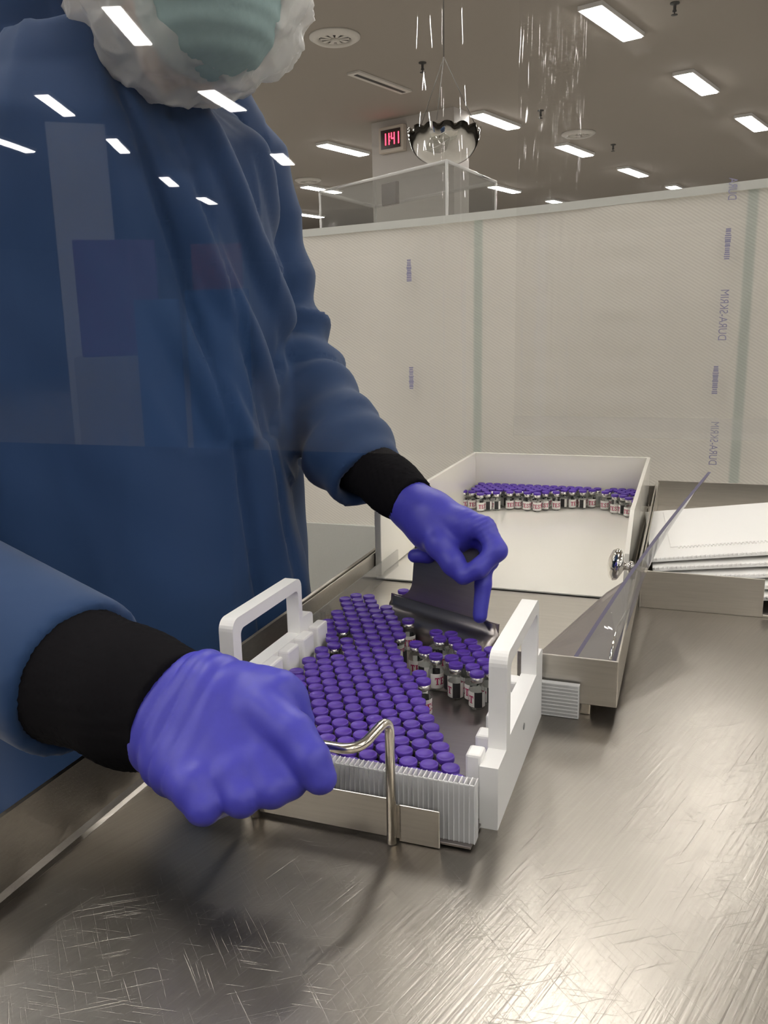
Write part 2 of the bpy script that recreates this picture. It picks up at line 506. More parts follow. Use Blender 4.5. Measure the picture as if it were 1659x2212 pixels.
named = {(0, 0): 'brightest white ceiling light, at the top of the view above the folded vinyl',
         (1, 0): 'second white ceiling light along the right-hand row, beyond the largest one',
         (2, 0): 'white ceiling light cut by the right edge of the photo',
         (1, 1): 'white ceiling light right of the mirrored dome, beside the vinyl edge',
         (2, 1): 'small white ceiling light right of the vinyl folds, below the round vent',
         (3, 1): 'small white ceiling light low on the right, third of its row',
         (1, 2): 'white ceiling light left of the column, under the pale slot panel',
         (3, 2): 'white ceiling light just above the woven sheet, right of the clear enclosure',
         (2, 3): 'white ceiling light seen through the left end of the clear enclosure',
         (4, 1): 'last ceiling light of its row, low above the woven sheet at right'}
A0 = Vector((2.70, 10.37, 0))
k = 0
for i in range(-10, 6):
    for j in range(-5, 6):
        p = A0 + E1 * (3.12 * i) + E2 * (3.25 * j)
        if j == -1: p = A0 + E1 * (3.12 * i + 3.0) + E2 * -2.5
        if (i, j) == (0, 1): continue                                   # an unlit slot panel sits there
        if p.y > 27 or p.y < -18 or p.x < -14 or p.x > 15 or (p.y < 0 and p.length > 8.6 and p.x < .2 * p.y): continue
        lab = named.get((i, j))
        if lab is None:
            lab = 'white tube ceiling light further along the rows, outside or at the edge of the view'
        ceiling_light(p.x, p.y, lab)
for x, y, a, lab in [(-8.54, -5.94, -2.22, 'ceiling light mirrored over the beard cover'), (-10.28, -8.79, -2.08, 'ceiling light mirrored over the far shoulder of the blue gown'),
                     (-12.31, -7.04, -2.24, 'ceiling light mirrored high on the left of the blue gown'), (-15.41, -7.83, -2.1, 'ceiling light mirrored at the left edge of the gown'),
                     (-14.02, -9.49, -2.32, 'ceiling light mirrored on the chest of the gown'), (-16.48, -12.65, -2.29, 'ceiling light mirrored below the chest streak'),
                     (-18.28, -15.25, -2.2, 'lowest ceiling light mirrored on the gown'), (-13.1, -12.6, -2.2, 'ceiling light mirrored pale beside the gown sleeve')]:
    ceiling_light(x, y, lab, a)

# round air diffusers, slot panel, sprinklers ------------------------
for (x, y, lab) in [(-0.46, 10.72, 'round white ceiling air diffuser left of the slot panel'), (-1.57, 20.1, 'small far round air diffuser beside the gown shoulder'), (3.62, 16.0, 'round air diffuser seen through the vinyl folds')]:
    r = tag(empty('air_diffuser', (x, y, CEIL)), lab, 'air vent', 'round ceiling vents')
    v, f = lathe([(0.30, 0.0), (0.30, -0.02), (0.24, -0.055), (0.21, -0.055), (0.19, -0.03), (0.19, 0.0)], 36); pyobj('outer_ring', v, f, M['vent'], r, True)
    v, f = lathe([(0.188, -0.012), (0.188, -0.016), (0.001, -0.016)], 36); pyobj('dark_throat', v, f, M['vent_dark'], r)
    bm = bmesh.new()
    for kk in range(10):
        a = kk * math.pi / 5; ca, sa = math.cos(a), math.sin(a)
        q = [(0.05, -0.012), (0.17, -0.03), (0.17, 0.03), (0.05, 0.012)]
        quadplate(bm, [(ca * x_ - sa * y_, sa * x_ + ca * y_, -0.035) for x_, y_ in q], 0.006)
    bmobj('vane', bm, M['vent'], r)
    v, f = lathe([(0.05, -0.02), (0.06, -0.05), (0.03, -0.06), (0.001, -0.06)], 24); pyobj('hub', v, f, M['vent'], r, True)
pn = bmesh.new(); box(pn, -0.62, 0.62, -0.1, 0.1, -0.03, 0, 0.004)
r = bmobj('slot_panel', pn, M['vent']); r.location = (0.08, 12.58, CEIL); r.rotation_euler = (0, 0, LANG)
tag(r, 'thin pale slot panel set in the ceiling above the clock', 'ceiling panel')
bm = bmesh.new(); box(bm, -0.56, 0.56, -0.03, 0.03, -0.034, -0.0305); bmobj('slot', bm, M['vent_dark'], r)
for (x, y, lab) in [(0.62, 11.77, 'small ceiling sprinkler head between the dome wire and the slot panel'), (3.24, 9.9, 'small ceiling sprinkler head at the top right of the view'),
                    (2.63, 14.33, 'small ceiling sprinkler head beside the vinyl folds'), (4.52, 17.01, 'small ceiling sprinkler head far off beyond the vinyl folds')]:
    r = tag(empty('sprinkler', (x, y, CEIL)), lab, 'sprinkler', 'ceiling sprinklers')
    v, f = lathe([(0.05, 0.0), (0.05, -0.012), (0.018, -0.02), (0.016, -0.07), (0.022, -0.075), (0.022, -0.09)], 16); pyobj('body', v, f, M['vent_dark'], r, True)
    v, f = lathe([(0.006, -0.09), (0.006, -0.115), (0.035, -0.117), (0.035, -0.122), (0.001, -0.122)], 16); pyobj('deflector', v, f, M['vent_dark'], r, True)

# digital clock --------------------------------------------------------
ck = empty('digital_clock', col0 + Vector((-0.799, 0.602, 0)) * 1.15 + Vector((0, 0, 4.33)) - E1 * 0.004, math.atan2(-E2.y, -E2.x))
tag(ck, 'digital wall clock with glowing red numerals on the column', 'clock')
bm = bmesh.new(); box(bm, -0.25, 0.25, -0.10, 0.0, -0.20, 0.20, 0.012); bmobj('case', bm, M['clock_frame'], ck)
bm = bmesh.new(); box(bm, -0.195, 0.195, -0.112, -0.1005, -0.145, 0.145); bmobj('screen', bm, M['clock_face'], ck)
SEG = {'a': (0, 1, 1, 1), 'f': (0, .5, 0, 1), 'b': (1, .5, 1, 1), 'g': (0, .5, 1, .5), 'e': (0, 0, 0, .5), 'c': (1, 0, 1, .5), 'd': (0, 0, 1, 0)}
xx = -0.15
for chh in '11:41':
    bm = bmesh.new()
    if chh == ':':
        for zz in (-0.03, 0.03): box(bm, xx - 0.006, xx + 0.006, -0.118, -0.1125, zz - 0.008, zz + 0.008)
        bmobj('colon', bm, M['led'], ck); xx += 0.035; continue
    for sg in {'1': 'bc', '4': 'fgbc'}[chh]:
        a = SEG[sg]; x0 = xx + 0.055 * a[0]; x1 = xx + 0.055 * a[2]; z0 = -0.09 + 0.18 * a[1]; z1 = -0.09 + 0.18 * a[3]
        if sg == 'g': box(bm, x0 - .008, x1 + .008, -0.1185, -0.1125, z0 - 0.009, z0 + 0.009)
        else: box(bm, x0 - 0.009, x0 + 0.009, -0.118, -0.1125, min(z0, z1), max(z0, z1))
    bmobj('numeral', bm, M['led'], ck)
    xx += 0.085 if chh == '4' else 0.07

# mirrored dome on wires ----------------------------------------------
dc = Vector((0.327, 4.30, 2.20))
dome = tag(empty('mirror_dome', dc), 'silver mirrored hanging bowl with a scalloped rim below the clock', 'mirror dome')
vs, fs = [], []
NS, NR = 96, 26
for i in range(NR + 1):
    a = i / NR * math.pi / 2
    for kk in range(NS):
        th = 2 * math.pi * kk / NS
        rr = 0.172 * math.cos(a * 0.985) ** 0.8; z = -0.15 * math.sin(a)
        sc = abs(math.sin(th * 7)) ** 0.6; wt = max(0, 1 - i / 7.0)
        rr *= 1 + 0.05 * wt * (sc - 0.4) + .012 * wt * math.sin(th * 56); z += 0.020 * wt * sc - 0.006 * wt
        vs.append((rr * math.cos(th), rr * math.sin(th), z))
for i in range(NR):
    for kk in range(NS):
        fs.append((i * NS + kk, i * NS + (kk + 1) % NS, (i + 1) * NS + (kk + 1) % NS, (i + 1) * NS + kk))
pyobj('bowl', vs, fs, M['mirror'], dome, True)
v, f = lathe([(0.150, -0.030), (0.150, -0.026), (0.02, -0.024), (0.02, -0.030)], 64, False, False); pyobj('inner_disc', v, f, M['chrome'], dome, True)
for kk in range(3):
    th = 0.25 + kk * 2 * math.pi / 3
    tube('wire', [(0.17 * math.cos(th), 0.17 * math.sin(th), 0.018), (0, 0, 0.33)], 0.0018, M['wire'], dome, 6)
tube('hanging_cord', [(0, 0, 0.33), (0, 0, CEIL - dc.z)], 0.003, M['wire'], dome, 6)

# clear enclosure beyond the woven sheet ---------------------------------
eb = Vector((0.252, 3.198, 0)); el = Vector((-0.249, 3.821, 0)); er = Vector((0.491, 3.66, 0)); ek = el + (er - eb)
enc = tag(empty('clear_enclosure', eb), 'clear acrylic box with pale edges behind the woven sheet, below the dome', 'acrylic box')
ZB = 1.866
crn = [Vector((0, 0, 0)), el - eb, ek - eb, er - eb]
bm = bmesh.new()
for i in range(4):
    a, b = crn[i], crn[(i + 1) % 4]
    quadplate(bm, [a, b, b + Vector((0, 0, ZB)), a + Vector((0, 0, ZB))], 0.005)
bmobj('side_panel', bm, M['box_clear'], enc)
bm = bmesh.new(); quadplate(bm, [c + Vector((0, 0, ZB - .006)) for c in crn], 0.005); bmobj('top_panel', bm, M['box_clear'], enc)
for i in range(4):
    tube('corner_edge', [crn[i], crn[i] + Vector((0, 0, ZB))], 0.006 if i == 0 else 0.005, M['box_edge'], enc, 8)
for i in range(4):
    tube('top_edge', [crn[i] + Vector((0, 0, ZB)), crn[(i + 1) % 4] + Vector((0, 0, ZB))], 0.006, M['box_edge'], enc, 8)
ci = (crn[0] + crn[1]) * 0.44
bm = bmesh.new(); box(bm, -0.045, 0.045, -0.01, 0.01, ZB - 0.105, ZB - 0.02, 0.003)
lt = bmobj('latch_plate', bm, M['steel_dark'], enc); lt.location = ci + Vector((0.02, 0.03, 0)); lt.rotation_euler = (0, 0, -0.9)

# woven sheet partition ----------------------------------------------
CV = 2.0
cur = thing('woven_partition', 0.35, CV, -TOP, 'tall translucent woven plastic sheet standing behind the table', 'partition sheet')


def cur_z(u): return 0.62 + 0.064 * (u + 1.0) / 1.8 + 0.004 * math.sin(u * 3.0)


nu, nz = 170, 80
us = np.linspace(-2.2, 2.3, nu); VS = []; FS = []
for u in us:
    zt = cur_z(u) + TOP
    for kz in range(nz + 1):
        z = 0.755 + (zt - 0.755) * kz / nz
        dv = 0.004 * math.sin(u * 9 + 1.3 * math.sin(z * 2)) + 0.0025 * math.sin(u * 23 + 2) + 0.0016 * math.sin(z * 90) * (math.exp(-((u + 0.15) / .05) ** 2) + math.exp(-((u + 0.31) / .03) ** 2))
        VS.append((u - 0.35, dv, z))
for i in range(nu - 1):
    for kz in range(nz):
        a = i * (nz + 1) + kz; FS.append((a, a + nz + 1, a + nz + 2, a + 1))
sh = pyobj('woven_sheet', VS, FS, M['woven'], cur, True)
mod = sh.modifiers.new('t', 'SOLIDIFY'); mod.thickness = 0.001
bm = bmesh.new(); box(bm, -2.55, 1.95, -0.006, 0.006, 0.0, 0.772, 0.002); bmobj('lower_band', bm, M['lower_band'], cur)
bm = bmesh.new()
for i in range(0, nu - 1, 2):
    u0, u1 = us[i], us[min(i + 2, nu - 1)]
    quadplate(bm, [(u0 - .35, -.006, cur_z(u0) + TOP - .014), (u1 - .35, -.006, cur_z(u1) + TOP - .014), (u1 - .35, -.006, cur_z(u1) + TOP + .004), (u0 - .35, -.006, cur_z(u0) + TOP + .004)], 0.002)
bmobj('top_hem', bm, mat('hem', (0.62, 0.62, 0.57), 0.6), cur)


def curve_text(s, size):
    cu = bpy.data.curves.new('t', 'FONT'); cu.body = s; cu.size = size; cu.align_x = 'CENTER'; cu.align_y = 'CENTER'
    ob = bpy.data.objects.new('t', cu); C.objects.link(ob)
    dg = bpy.context.evaluated_depsgraph_get(); me = bpy.data.meshes.new_from_object(ob.evaluated_get(dg))
    bpy.data.objects.remove(ob); bpy.data.curves.remove(cu); return me


def on_curtain(px, py):
    d = at(px, py, 1.0) - CAM; n = Vector((sA, cA, 0)); p = CAM + d * (CV - 0.012) / d.dot(n); return UV(p)


for (px, y0, y1, txt) in [(1541, 912, 1004, 'DURA-SKRIM'), (1562, 626, 735, 'DURA-SKRIM'), (1582, 384, 432, 'DURA')]:
    a, b = on_curtain(px + (y1 - y0) * .045, y0), on_curtain(px - (y1 - y0) * .045, y1); L = (a - b).length
    me = curve_text(txt, 0.1)
    xs = [v.co.x for v in me.vertices]; ys = [v.co.y for v in me.vertices]
    sx = L / (max(xs) - min(xs)); sy = 0.017 / (max(ys) - min(ys))
    for v in me.vertices:
        X, Y = v.co.x * sx, v.co.y * sy
        v.co = (Y, 0, X)                                          # reads upwards, seen from its back
    t_ = link('printed_lettering', me, M['print'], cur); mid = (a + b) / 2; t_.location = (mid.x - 0.35, -0.011, mid.z + TOP)
for (px, y0, y1, n_) in [(1574, 492, 560, 15), (1547, 790, 851, 14), (883, 560, 608, 13), (888, 792, 840, 13)]:
    a, b = on_curtain(px, y0), on_curtain(px, y1); L = (a - b).length; bm = bmesh.new()
    for q in range(n_):
        z0 = b.z + L * q / n_; wd = random.uniform(.0045, .0065)
        box(bm, a.x - .35 - wd, a.x - .35 + wd, -.0118, -.011, z0 + TOP, z0 + TOP + L / n_ * random.uniform(.55, .92))
    bmobj('printed_marks', bm, M['print'], cur)

# ================================================================== THE TABLE
tb = thing('work_table', 0.35, 0.7, -TOP, 'brushed stainless steel work table with an upstand along its left edge', 'table')
bm = bmesh.new(); box(bm, -0.775, 0.95, -1.15, 1.22, TOP - 0.03, TOP, 0.0015); bmobj('table_top', bm, M['table'], tb)
bm = bmesh.new()
prism(bm, [(-0.775, TOP - .02), (-0.775, TOP + .058), (-0.7735, TOP + .0595), (-0.7715, TOP + .058), (-0.7715, TOP + .006), (-0.769, TOP + .0015), (-0.765, TOP + .0002), (-0.765, TOP - .02)],
      lambda a, b, t: (a, t, b), -1.15, 1.22)
bmobj('upstand', bm, M['table'], tb)
for (x, y) in [(-0.72, -1.08), (0.9, -1.08), (-0.72, 1.15), (0.9, 1.15)]:
    tube('leg', [(x, y, 0.0), (x, y, TOP - .03)], 0.021, M['rod'], tb, 16)

# ---- hopper chute (the open steel pan the vials slide from) -----------
hp = thing('steel_hopper', -0.22, 1.2, 0, 'low stainless steel hopper pan on feet under the white bin', 'steel pan')
hu, hv = -0.22, 1.2


def H(u, v, z): return (u - hu, v - hv, z)


bm = bmesh.new()
prism(bm, [H(-.418, .785, 0)[:2], H(-.20, .785, 0)[:2], H(-.163, .80, 0)[:2], H(-.143, .90, 0)[:2], H(-.088, 1.121, 0)[:2]] + [H(-.418, 1.121, 0)[:2]], lambda a, b, t: (a, b, t), .0125, .0165)
for v_ in bm.verts: v_.co.z -= max(0, .0128 * min(1, (1.121 - (v_.co.y + hv)) / (1.121 - .785)))
bmobj('floor_plate', bm, M['steel'], hp)
bm = bmesh.new(); box(bm, -.418 - hu, -.060 - hu, 1.121 - hv, 1.748 - hv, .0125, .0165); bmobj('floor_plate', bm, M['steel'], hp)
bm = bmesh.new()
quadplate(bm, [H(-.163, .80, .0055), H(-.143, .90, .0095), H(-.049, .90, .050), H(-.049, .784, .050)], -.0015)
quadplate(bm, [H(-.143, .90, .0095), H(-.088, 1.121, .0185), H(-.049, 1.121, .050), H(-.049, .90, .050)], -.0015)
bmobj('deflector', bm, M['steel_dark'], hp)
bm = bmesh.new(); box(bm, *[-.145 - hu, -.0475 - hu, .778 - hv, .780 - hv, .0125, .0605], bev=.0008); bmobj('front_wall', bm, M['steel'], hp)
bm = bmesh.new(); box(bm, -.0495 - hu, -.0475 - hu, .780 - hv, 1.75 - hv, .0125, .0605, .0005); bmobj('side_wall', bm, M['steel'], hp)
bm = bmesh.new(); box(bm, -.4205 - hu, -.4185 - hu, .84 - hv, 1.75 - hv, .0125, .056, .0005); bmobj('side_wall', bm, M['steel'], hp)
bm = bmesh.new(); box(bm, -.4205 - hu, -.0475 - hu, 1.748 - hv, 1.75 - hv, .0125, .056, .0005); bmobj('back_wall', bm, M['steel'], hp)
for (u, v) in [(-.083, .79), (-.075, 1.70), (-.40, 1.70), (-.40, .86)]:
    bm = bmesh.new(); box(bm, u - .01 - hu, u + .01 - hu, v - .008 - hv, v + .008 - hv, 0, .0125, .001); bmobj('foot', bm, M['rod'], hp)

# clear side strip along the left of the tray
bm = bmesh.new(); box(bm, -.0012, .0012, -.16, .16, 0, .034, .0005)
gs = bmobj('clear_side_strip', bm, M['acrylic']); gs.location = W(-.405, 1.01, .0118); gs.rotation_euler = (0, 0, -ANG)
tag(gs, 'low clear plastic strip standing along the left side of the vials', 'plastic strip')

# ---- white bin --------------------------------------------------------
wb = thing('white_bin', -.2435, 1.41, .0166, 'open-fronted white plastic bin lying in the hopper, full of vials at the back', 'bin')


def BN(u, v, z): return (u + .2435, v - 1.41, z)


bm = bmesh.new(); b0 = BN(-.427 + .012, 1.105, 0)
box(bm, -.4165 + .2435, -.062 + .2435, 1.105 - 1.41, 1.70 - 1.41, .0, .0026, .0008); bmobj('floor_panel', bm, M['bin'], wb)
bm = bmesh.new(); box(bm, -.4165 + .2435, -.4105 + .2435, 1.105 - 1.41, 1.70 - 1.41, .0055, .1035, .0012)
box(bm, -.4175 + .2435, -.4075 + .2435, 1.105 - 1.41, 1.115 - 1.41, .0055, .1035, .0012); bmobj('side_panel', bm, M['bin'], wb)
bm = bmesh.new()
prism(bm, [(1.70 - 1.41, .0055), (1.70 - 1.41, .1035), (1.20 - 1.41, .1035), (1.12 - 1.41, .06), (1.105 - 1.41, .0055)], lambda a, b, t: (t, a, b), -.0665 + .2435, -.0605 + .2435)
bmobj('side_panel', bm, M['bin'], wb)
bm = bmesh.new(); box(bm, -.4165 + .2435, -.0605 + .2435, 1.70 - 1.41, 1.707 - 1.41, .0, .1035, .0012); bmobj('back_panel', bm, M['bin'], wb)

# ---- clear acrylic guard with a knob ------------------------------------
ag = thing('acrylic_guard', -.075, 1.0, .052, 'tilted clear acrylic guard plate with a chrome knob beside the white bin', 'guard plate')
c1 = Vector((-.0925, .790, .054)); c2 = Vector((-.056, .792, .052)); c3 = Vector((-.033, 1.20, .074)); c4 = Vector((.033, 1.20, .178))
base = Vector((-.075, 1.0, .052))
NU, NV = 16, 8
grid = []
for i in range(NU + 1):
    s = i / NU
    for j in range(NV + 1):
        t_ = j / NV
        lo_ = c2.lerp(c3, s); hi_ = c1.lerp(c4, s)
        q = lo_.lerp(hi_, t_); q = q + Vector((-.006, 0, .0)) * math.sin(math.pi * s) * t_
        grid.append(q - base)
th = Vector((.0042, 0, 0))
n1 = len(grid); VS = grid + [g + th for g in grid]; FS = []
edge = []
for i in range(NU):
    for j in range(NV):
        a = i * (NV + 1) + j; FS.append((a, a + 1, a + NV + 2, a + NV + 1)); FS.append((n1 + a, n1 + a + NV + 1, n1 + a + NV + 2, n1 + a + 1))
pyobj('plate', VS, FS, M['acrylic'], ag, True)
FS = []
for i in range(NU):
    a = i * (NV + 1); b = a + NV + 1
    FS.append((a + NV, n1 + a + NV, n1 + b + NV, b + NV)); FS.append((a, b, n1 + b, n1 + a))
for j in range(NV):
    FS.append((j, n1 + j, n1 + j + 1, j + 1)); q = NU * (NV + 1) + j; FS.append((q, q + 1, n1 + q + 1, n1 + q))
pyobj('cut_edge', VS, FS, M['acrylic_edge'], ag)
kp = Vector((-.0335, 1.0, .090)) - base
vs_, fs_ = lathe([(.003, 0), (.003, .018), (.0075, .018), (.0075, .021), (.0045, .022), (.0045, .027), (.010, .030), (.0185, .035), (.0195, .038), (.017, .042), (.009, .045), (.0005, .046)], 28)
kn = pyobj('knob', vs_, fs_, M['chrome'], ag, True); kn.location = kp; kn.rotation_euler = (0, math.radians(-78), math.radians(18))
tube('hanger_wire', [Vector((-.057, .800, .053)) - base, Vector((-.057, .86, .062)) - base, Vector((-.05, .95, .058)) - base, Vector((-.05, 1.05, .062)) - base], .0012, M['chrome'], ag, 8, .02)

# ---- pan with white sheets at right ---------------------------------------
pk = thing('sheet_pan', .03, 1.45, 0, 'shallow stainless steel pan at the right holding white plastic sheets', 'steel pan')
bm = bmesh.new(); box(bm, -.074, .52, -.316, .36, 0, .003, .0005); bmobj('pan_floor', bm, M['steel'], pk)
bm = bmesh.new(); box(bm, -.074, .078, -.318, -.316, 0, .052, .0006); box(bm, .078, .52, -.318, -.316, 0, .004, .0006); bmobj('front_wall', bm, M['steel'], pk)
bm = bmesh.new(); box(bm, -.076, -.074, -.318, .36, 0, .052, .0006); bmobj('side_wall', bm, M['steel'], pk)
bm = bmesh.new(); box(bm, -.076, .52, .36, .362, 0, .056, .0006); bmobj('back_wall', bm, M['steel'], pk)
sheet_lab = ['lowest white plastic sheet in the steel pan, its front edge showing', 'second white plastic sheet from the bottom of the pile in the pan', 'third white plastic sheet up the pile in the steel pan',
             'fourth white plastic sheet, just under the top one in the pan', 'topmost white ribbed plastic sheet of the pile in the steel pan']
for q in range(5):
    L_, D_ = 0.42, 0.32
    bm = bmesh.new(); n_ = 70
    pts = []
    for i in range(n_ + 1):
        x = i / n_ * L_; pts.append(x)
    box(bm, 0, L_, 0, D_, 0, .0055, .0008)
    box(bm, .03, L_ - .02, .055, D_ - .02, .0055, .0072, .0012)
    so = bmobj('plastic_sheet', bm, M['sheet'])
    loc = W(-.036 + .004 * (4 - q), 1.150 + .016 * q, .006 + .0088 * q)
    so.location = loc; so.rotation_euler = (0.0, -.075 - .012 * q, -ANG + math.radians(2.0 + .5 * q))
    tag(so, sheet_lab[q], 'plastic sheet', 'white sheets piled in the pan')
    bm = bmesh.new()
    for i in range(n_):
        x = (i + .5) / n_ * L_; v0 = bmesh.ops.create_uvsphere(bm, u_segments=6, v_segments=5, radius=.0021)['verts']
        bmesh.ops.translate(bm, verts=v0, vec=(x, .0008, .0045))
    bmobj('beaded_edge', bm, M['sheet'], so, True)
    bm = bmesh.new()
    for i in range(n_):
        x = .04 + (i + .5) / n_ * (L_ - .07); box(bm, x - .0012, x + .0012, .047, .057, .0055, .0078, .0005, 1)
    if q == 4: bmobj('ribbed_border', bm, M['sheet'], so)
    else: bm.free()

# ================================================================== TRAY AND RAILS
tr = thing('vial_tray', -.25, .53, .0, 'flat steel tray with a bent rod handle, packed with purple-capped vials', 'tray')
tu, tv = -.25, .53
bm = bmesh.new(); box(bm, -.366 - tu, -.131 - tu, .531 - tv, .783 - tv, .0015, .0035, .0004)
bmobj('floor_plate', bm, M['steel_dark'], tr)
bm = bmesh.new(); box(bm, -.318 - tu, -.192 - tu, -.004, -.0022, .003, .0345, .0005)
box(bm, -.185 - tu, -.1535 - tu, -.0035, -.0017, .0005, .0305, .0005); box(bm, -.194 - tu, -.1835 - tu, -.0035, -.0017, .003, .030); bmobj('front_plate', bm, M['steel'], tr)
hz = .1035
tube('handle_rod', [(-.1895 - tu, -.0072, .0008), (-.1895 - tu, -.0072, hz - .001), (-.1985 - tu, -.047, hz - .009), (-.296 - tu, -.047, hz - .009), (-.304 - tu, -.0072, hz - .001), (-.304 - tu, -.0072, .0008)], .0037, M['rod'], tr, 16, .014)

# fluted clear boards: near one across the tray front, far one poking out right
def fluted(name, L, Hh, D, along, label, n):
    """twin-wall board, L long, Hh high, D thick; ribs stand up (along 'z') or run lengthwise"""
    r = tag(empty(name, (0, 0, 0), -ANG), label, 'plastic board')
    bm = bmesh.new(); box(bm, 0, L, 0, .0006, 0, Hh); box(bm, 0, L, D - .0006, D, 0, Hh); bmobj('wall_skin', bm, M['flute'], r)
    bm = bmesh.new()
    for i in range(n + 1):
        if along == 'z':
            x = i / n * (L - .0008); box(bm, x, x + .0008, -.0006, D, 0, Hh + .0006)
        else:
            z = i / n * (Hh - .0008); box(bm, 0, L, -.0007, D, z, z + .0009)
    if along == 'z': box(bm, 0, L, -.0008, .0002, Hh - .0012, Hh)
    else: box(bm, L - .001, L, -.0008, D, 0, Hh)
    bmobj('rib', bm, M['flute_rib'], r); return r


fb = fluted('fluted_board', .2275, .0475, .010, 'z', 'clear ribbed plastic board standing across the front of the vial tray', 58)
fb.location = W(-.3565, .5355, .0036)
fc = fluted('fluted_board', .062, .034, .006, 'x', 'short clear ribbed plastic board poking out right of the white rail', 9)
fc.location = W(-.1445, .769, .0005)

# white handled rails
def arc(cx, cz, r, a0, a1, n=6):
    return [(cx + r * math.cos(math.radians(a0 + (a1 - a0) * i / n)), cz + r * math.sin(math.radians(a0 + (a1 - a0) * i / n))) for i in range(n + 1)]


def rail(name, u_out, sgn, dv, ht, label, tab_from, tl=.017):
    """white plastic rail: plate with a loop handle and short inner tabs. sgn: +1 when the tray lies at larger u"""
    r = thing(name, u_out, .563 + dv, 0, label, 'rail')
    T_ = .0145
    v = lambda x: x - .563
    out = [(v(.563), 0), (v(.765), 0)] + arc(v(.758), .066, .007, 0, 90) + [(v(.7395), .073)] + arc(v(.7285), ht - .011, .011, 0, 90) + arc(v(.604), ht - .011, .011, 90, 180) + [(v(.593), .0515), (v(.563), .0515)]
    hole = [(v(.6075), .0575), (v(.731), .0575), (v(.731), ht - .0190)] + arc(v(.7245), ht - .0190, .0065, 0, 90) + arc(v(.6140), ht - .0190, .0065, 90, 180)
    bm = bmesh.new()
    ax = lambda a, b, t: (t, a, b)
    t0, t1 = (0, sgn * T_)
    loops = []
    for t in (t0, t1):
        a = [bm.verts.new(ax(p[0], p[1], t)) for p in out]; h = [bm.verts.new(ax(p[0], p[1], t)) for p in hole]
        for tri in tessellate_polygon([[Vector((*p, 0)) for p in out], [Vector((*p, 0)) for p in hole]]): bm.faces.new([(a + h)[i] for i in tri])
        loops.append((a, h))
    for k_ in (0, 1):
        a, b = loops[0][k_], loops[1][k_]
        for i in range(len(a)): bm.faces.new((a[i], b[i], b[(i + 1) % len(a)], a[(i + 1) % len(a)]))
    bmesh.ops.recalc_face_normals(bm, faces=bm.faces)
    sharp = [e for e in bm.edges if len(e.link_faces) == 2 and e.calc_face_angle(0) > 0.6]
    bmesh.ops.bevel(bm, geom=sharp, offset=.0016, segments=2, affect='EDGES', profile=.5, clamp_overlap=True)
    body = bmobj('handle_plate', bm, M['hdpe'], r)
    for i, vv in enumerate(tab_from):
        bm = bmesh.new(); x0, x1 = sorted((sgn * (T_ - .0005), sgn * (T_ + .012)))
        box(bm, x0, x1, v(vv), v(vv) + tl, .004, .058, .0022, 2); bmobj('tab', bm, M['hdpe'], r)
    return r


rr_ = rail('handled_rail', -.118, -1, 0.0, .131, 'white plastic rail with a loop handle along the right of the tray', (.5665, .598, .635, .672, .709))
bm = bmesh.new(); v0 = bmesh.ops.create_cone(bm, cap_ends=True, segments=16, radius1=.003, radius2=.003, depth=.0008)['verts']
bmesh.ops.rotate(bm, verts=v0, matrix=Matrix.Rotation(math.pi / 2, 3, 'Y')); bmesh.ops.translate(bm, verts=v0, vec=(.0002, .105, .036)); bmobj('plug', bm, M['label_grey'], rr_)
rl_ = rail('handled_rail', -.393, 1, .036, .119, 'white plastic rail with a loop handle at the left, beside the gloved hand', (.567, .604, .641, .678, .715, .752), .026)

# ---- scraper ---------------------------------------------------------------
sc0 = Vector((-.258, .896, .0095)); srot = math.radians(-26)
scr = tag(empty('scraper', W(*sc0), -ANG + srot), 'dull steel T-shaped scraper held by the far gloved hand', 'scraper')
bm = bmesh.new()
prof = [(-.022, .002), (-.0235, .012), (-.022, .020), (-.017, .027), (-.009, .0315), (0, .035), (.001, .045)]
nx = 25
half = lambda z: .086
rows = []
for i in range(nx):
    x = -.086 + .172 * i / (nx - 1)
    e_ = abs(x) / .086; dz = 0
    rows.append([bm.verts.new((x, y, .002 + (z - .002) * (1 if e_ < .93 else 1 - (e_ - .93) * 4.0))) for (y, z) in prof])
for i in range(nx - 1):
    for k_ in range(len(prof) - 1): bm.faces.new((rows[i][k_], rows[i + 1][k_], rows[i + 1][k_ + 1], rows[i][k_ + 1]))
bo = bmobj('blade', bm, M['steel_dark'], scr, True); md = bo.modifiers.new('t', 'SOLIDIFY'); md.thickness = .0018; md.offset = 0
outl = [(-.084, .033), (.084, .033), (.084, .046)] + [(.050 - .0 + .0 + .022 - .022 * math.sin(math.radians(a)), .068 - .022 * math.cos(math.radians(a))) for a in range(0, 91, 15)] + \
       [(.048, .125)] + arc(.038, .125, .010, 0, 90) + arc(-.040, .125, .010, 90, 180) + [(-.050, .068)] + [(-.050 - .022 + .022 * math.cos(math.radians(a)), .068 - .022 * math.sin(math.radians(a))) for a in range(0, 91, 15)] + [(-.084, .046)]
bm = bmesh.new(); prism(bm, outl, lambda a, b, t: (a, t + (b - .03) * .12, b), 0, .0018); bmobj('handle_plate', bm, M['steel_dark'], scr)

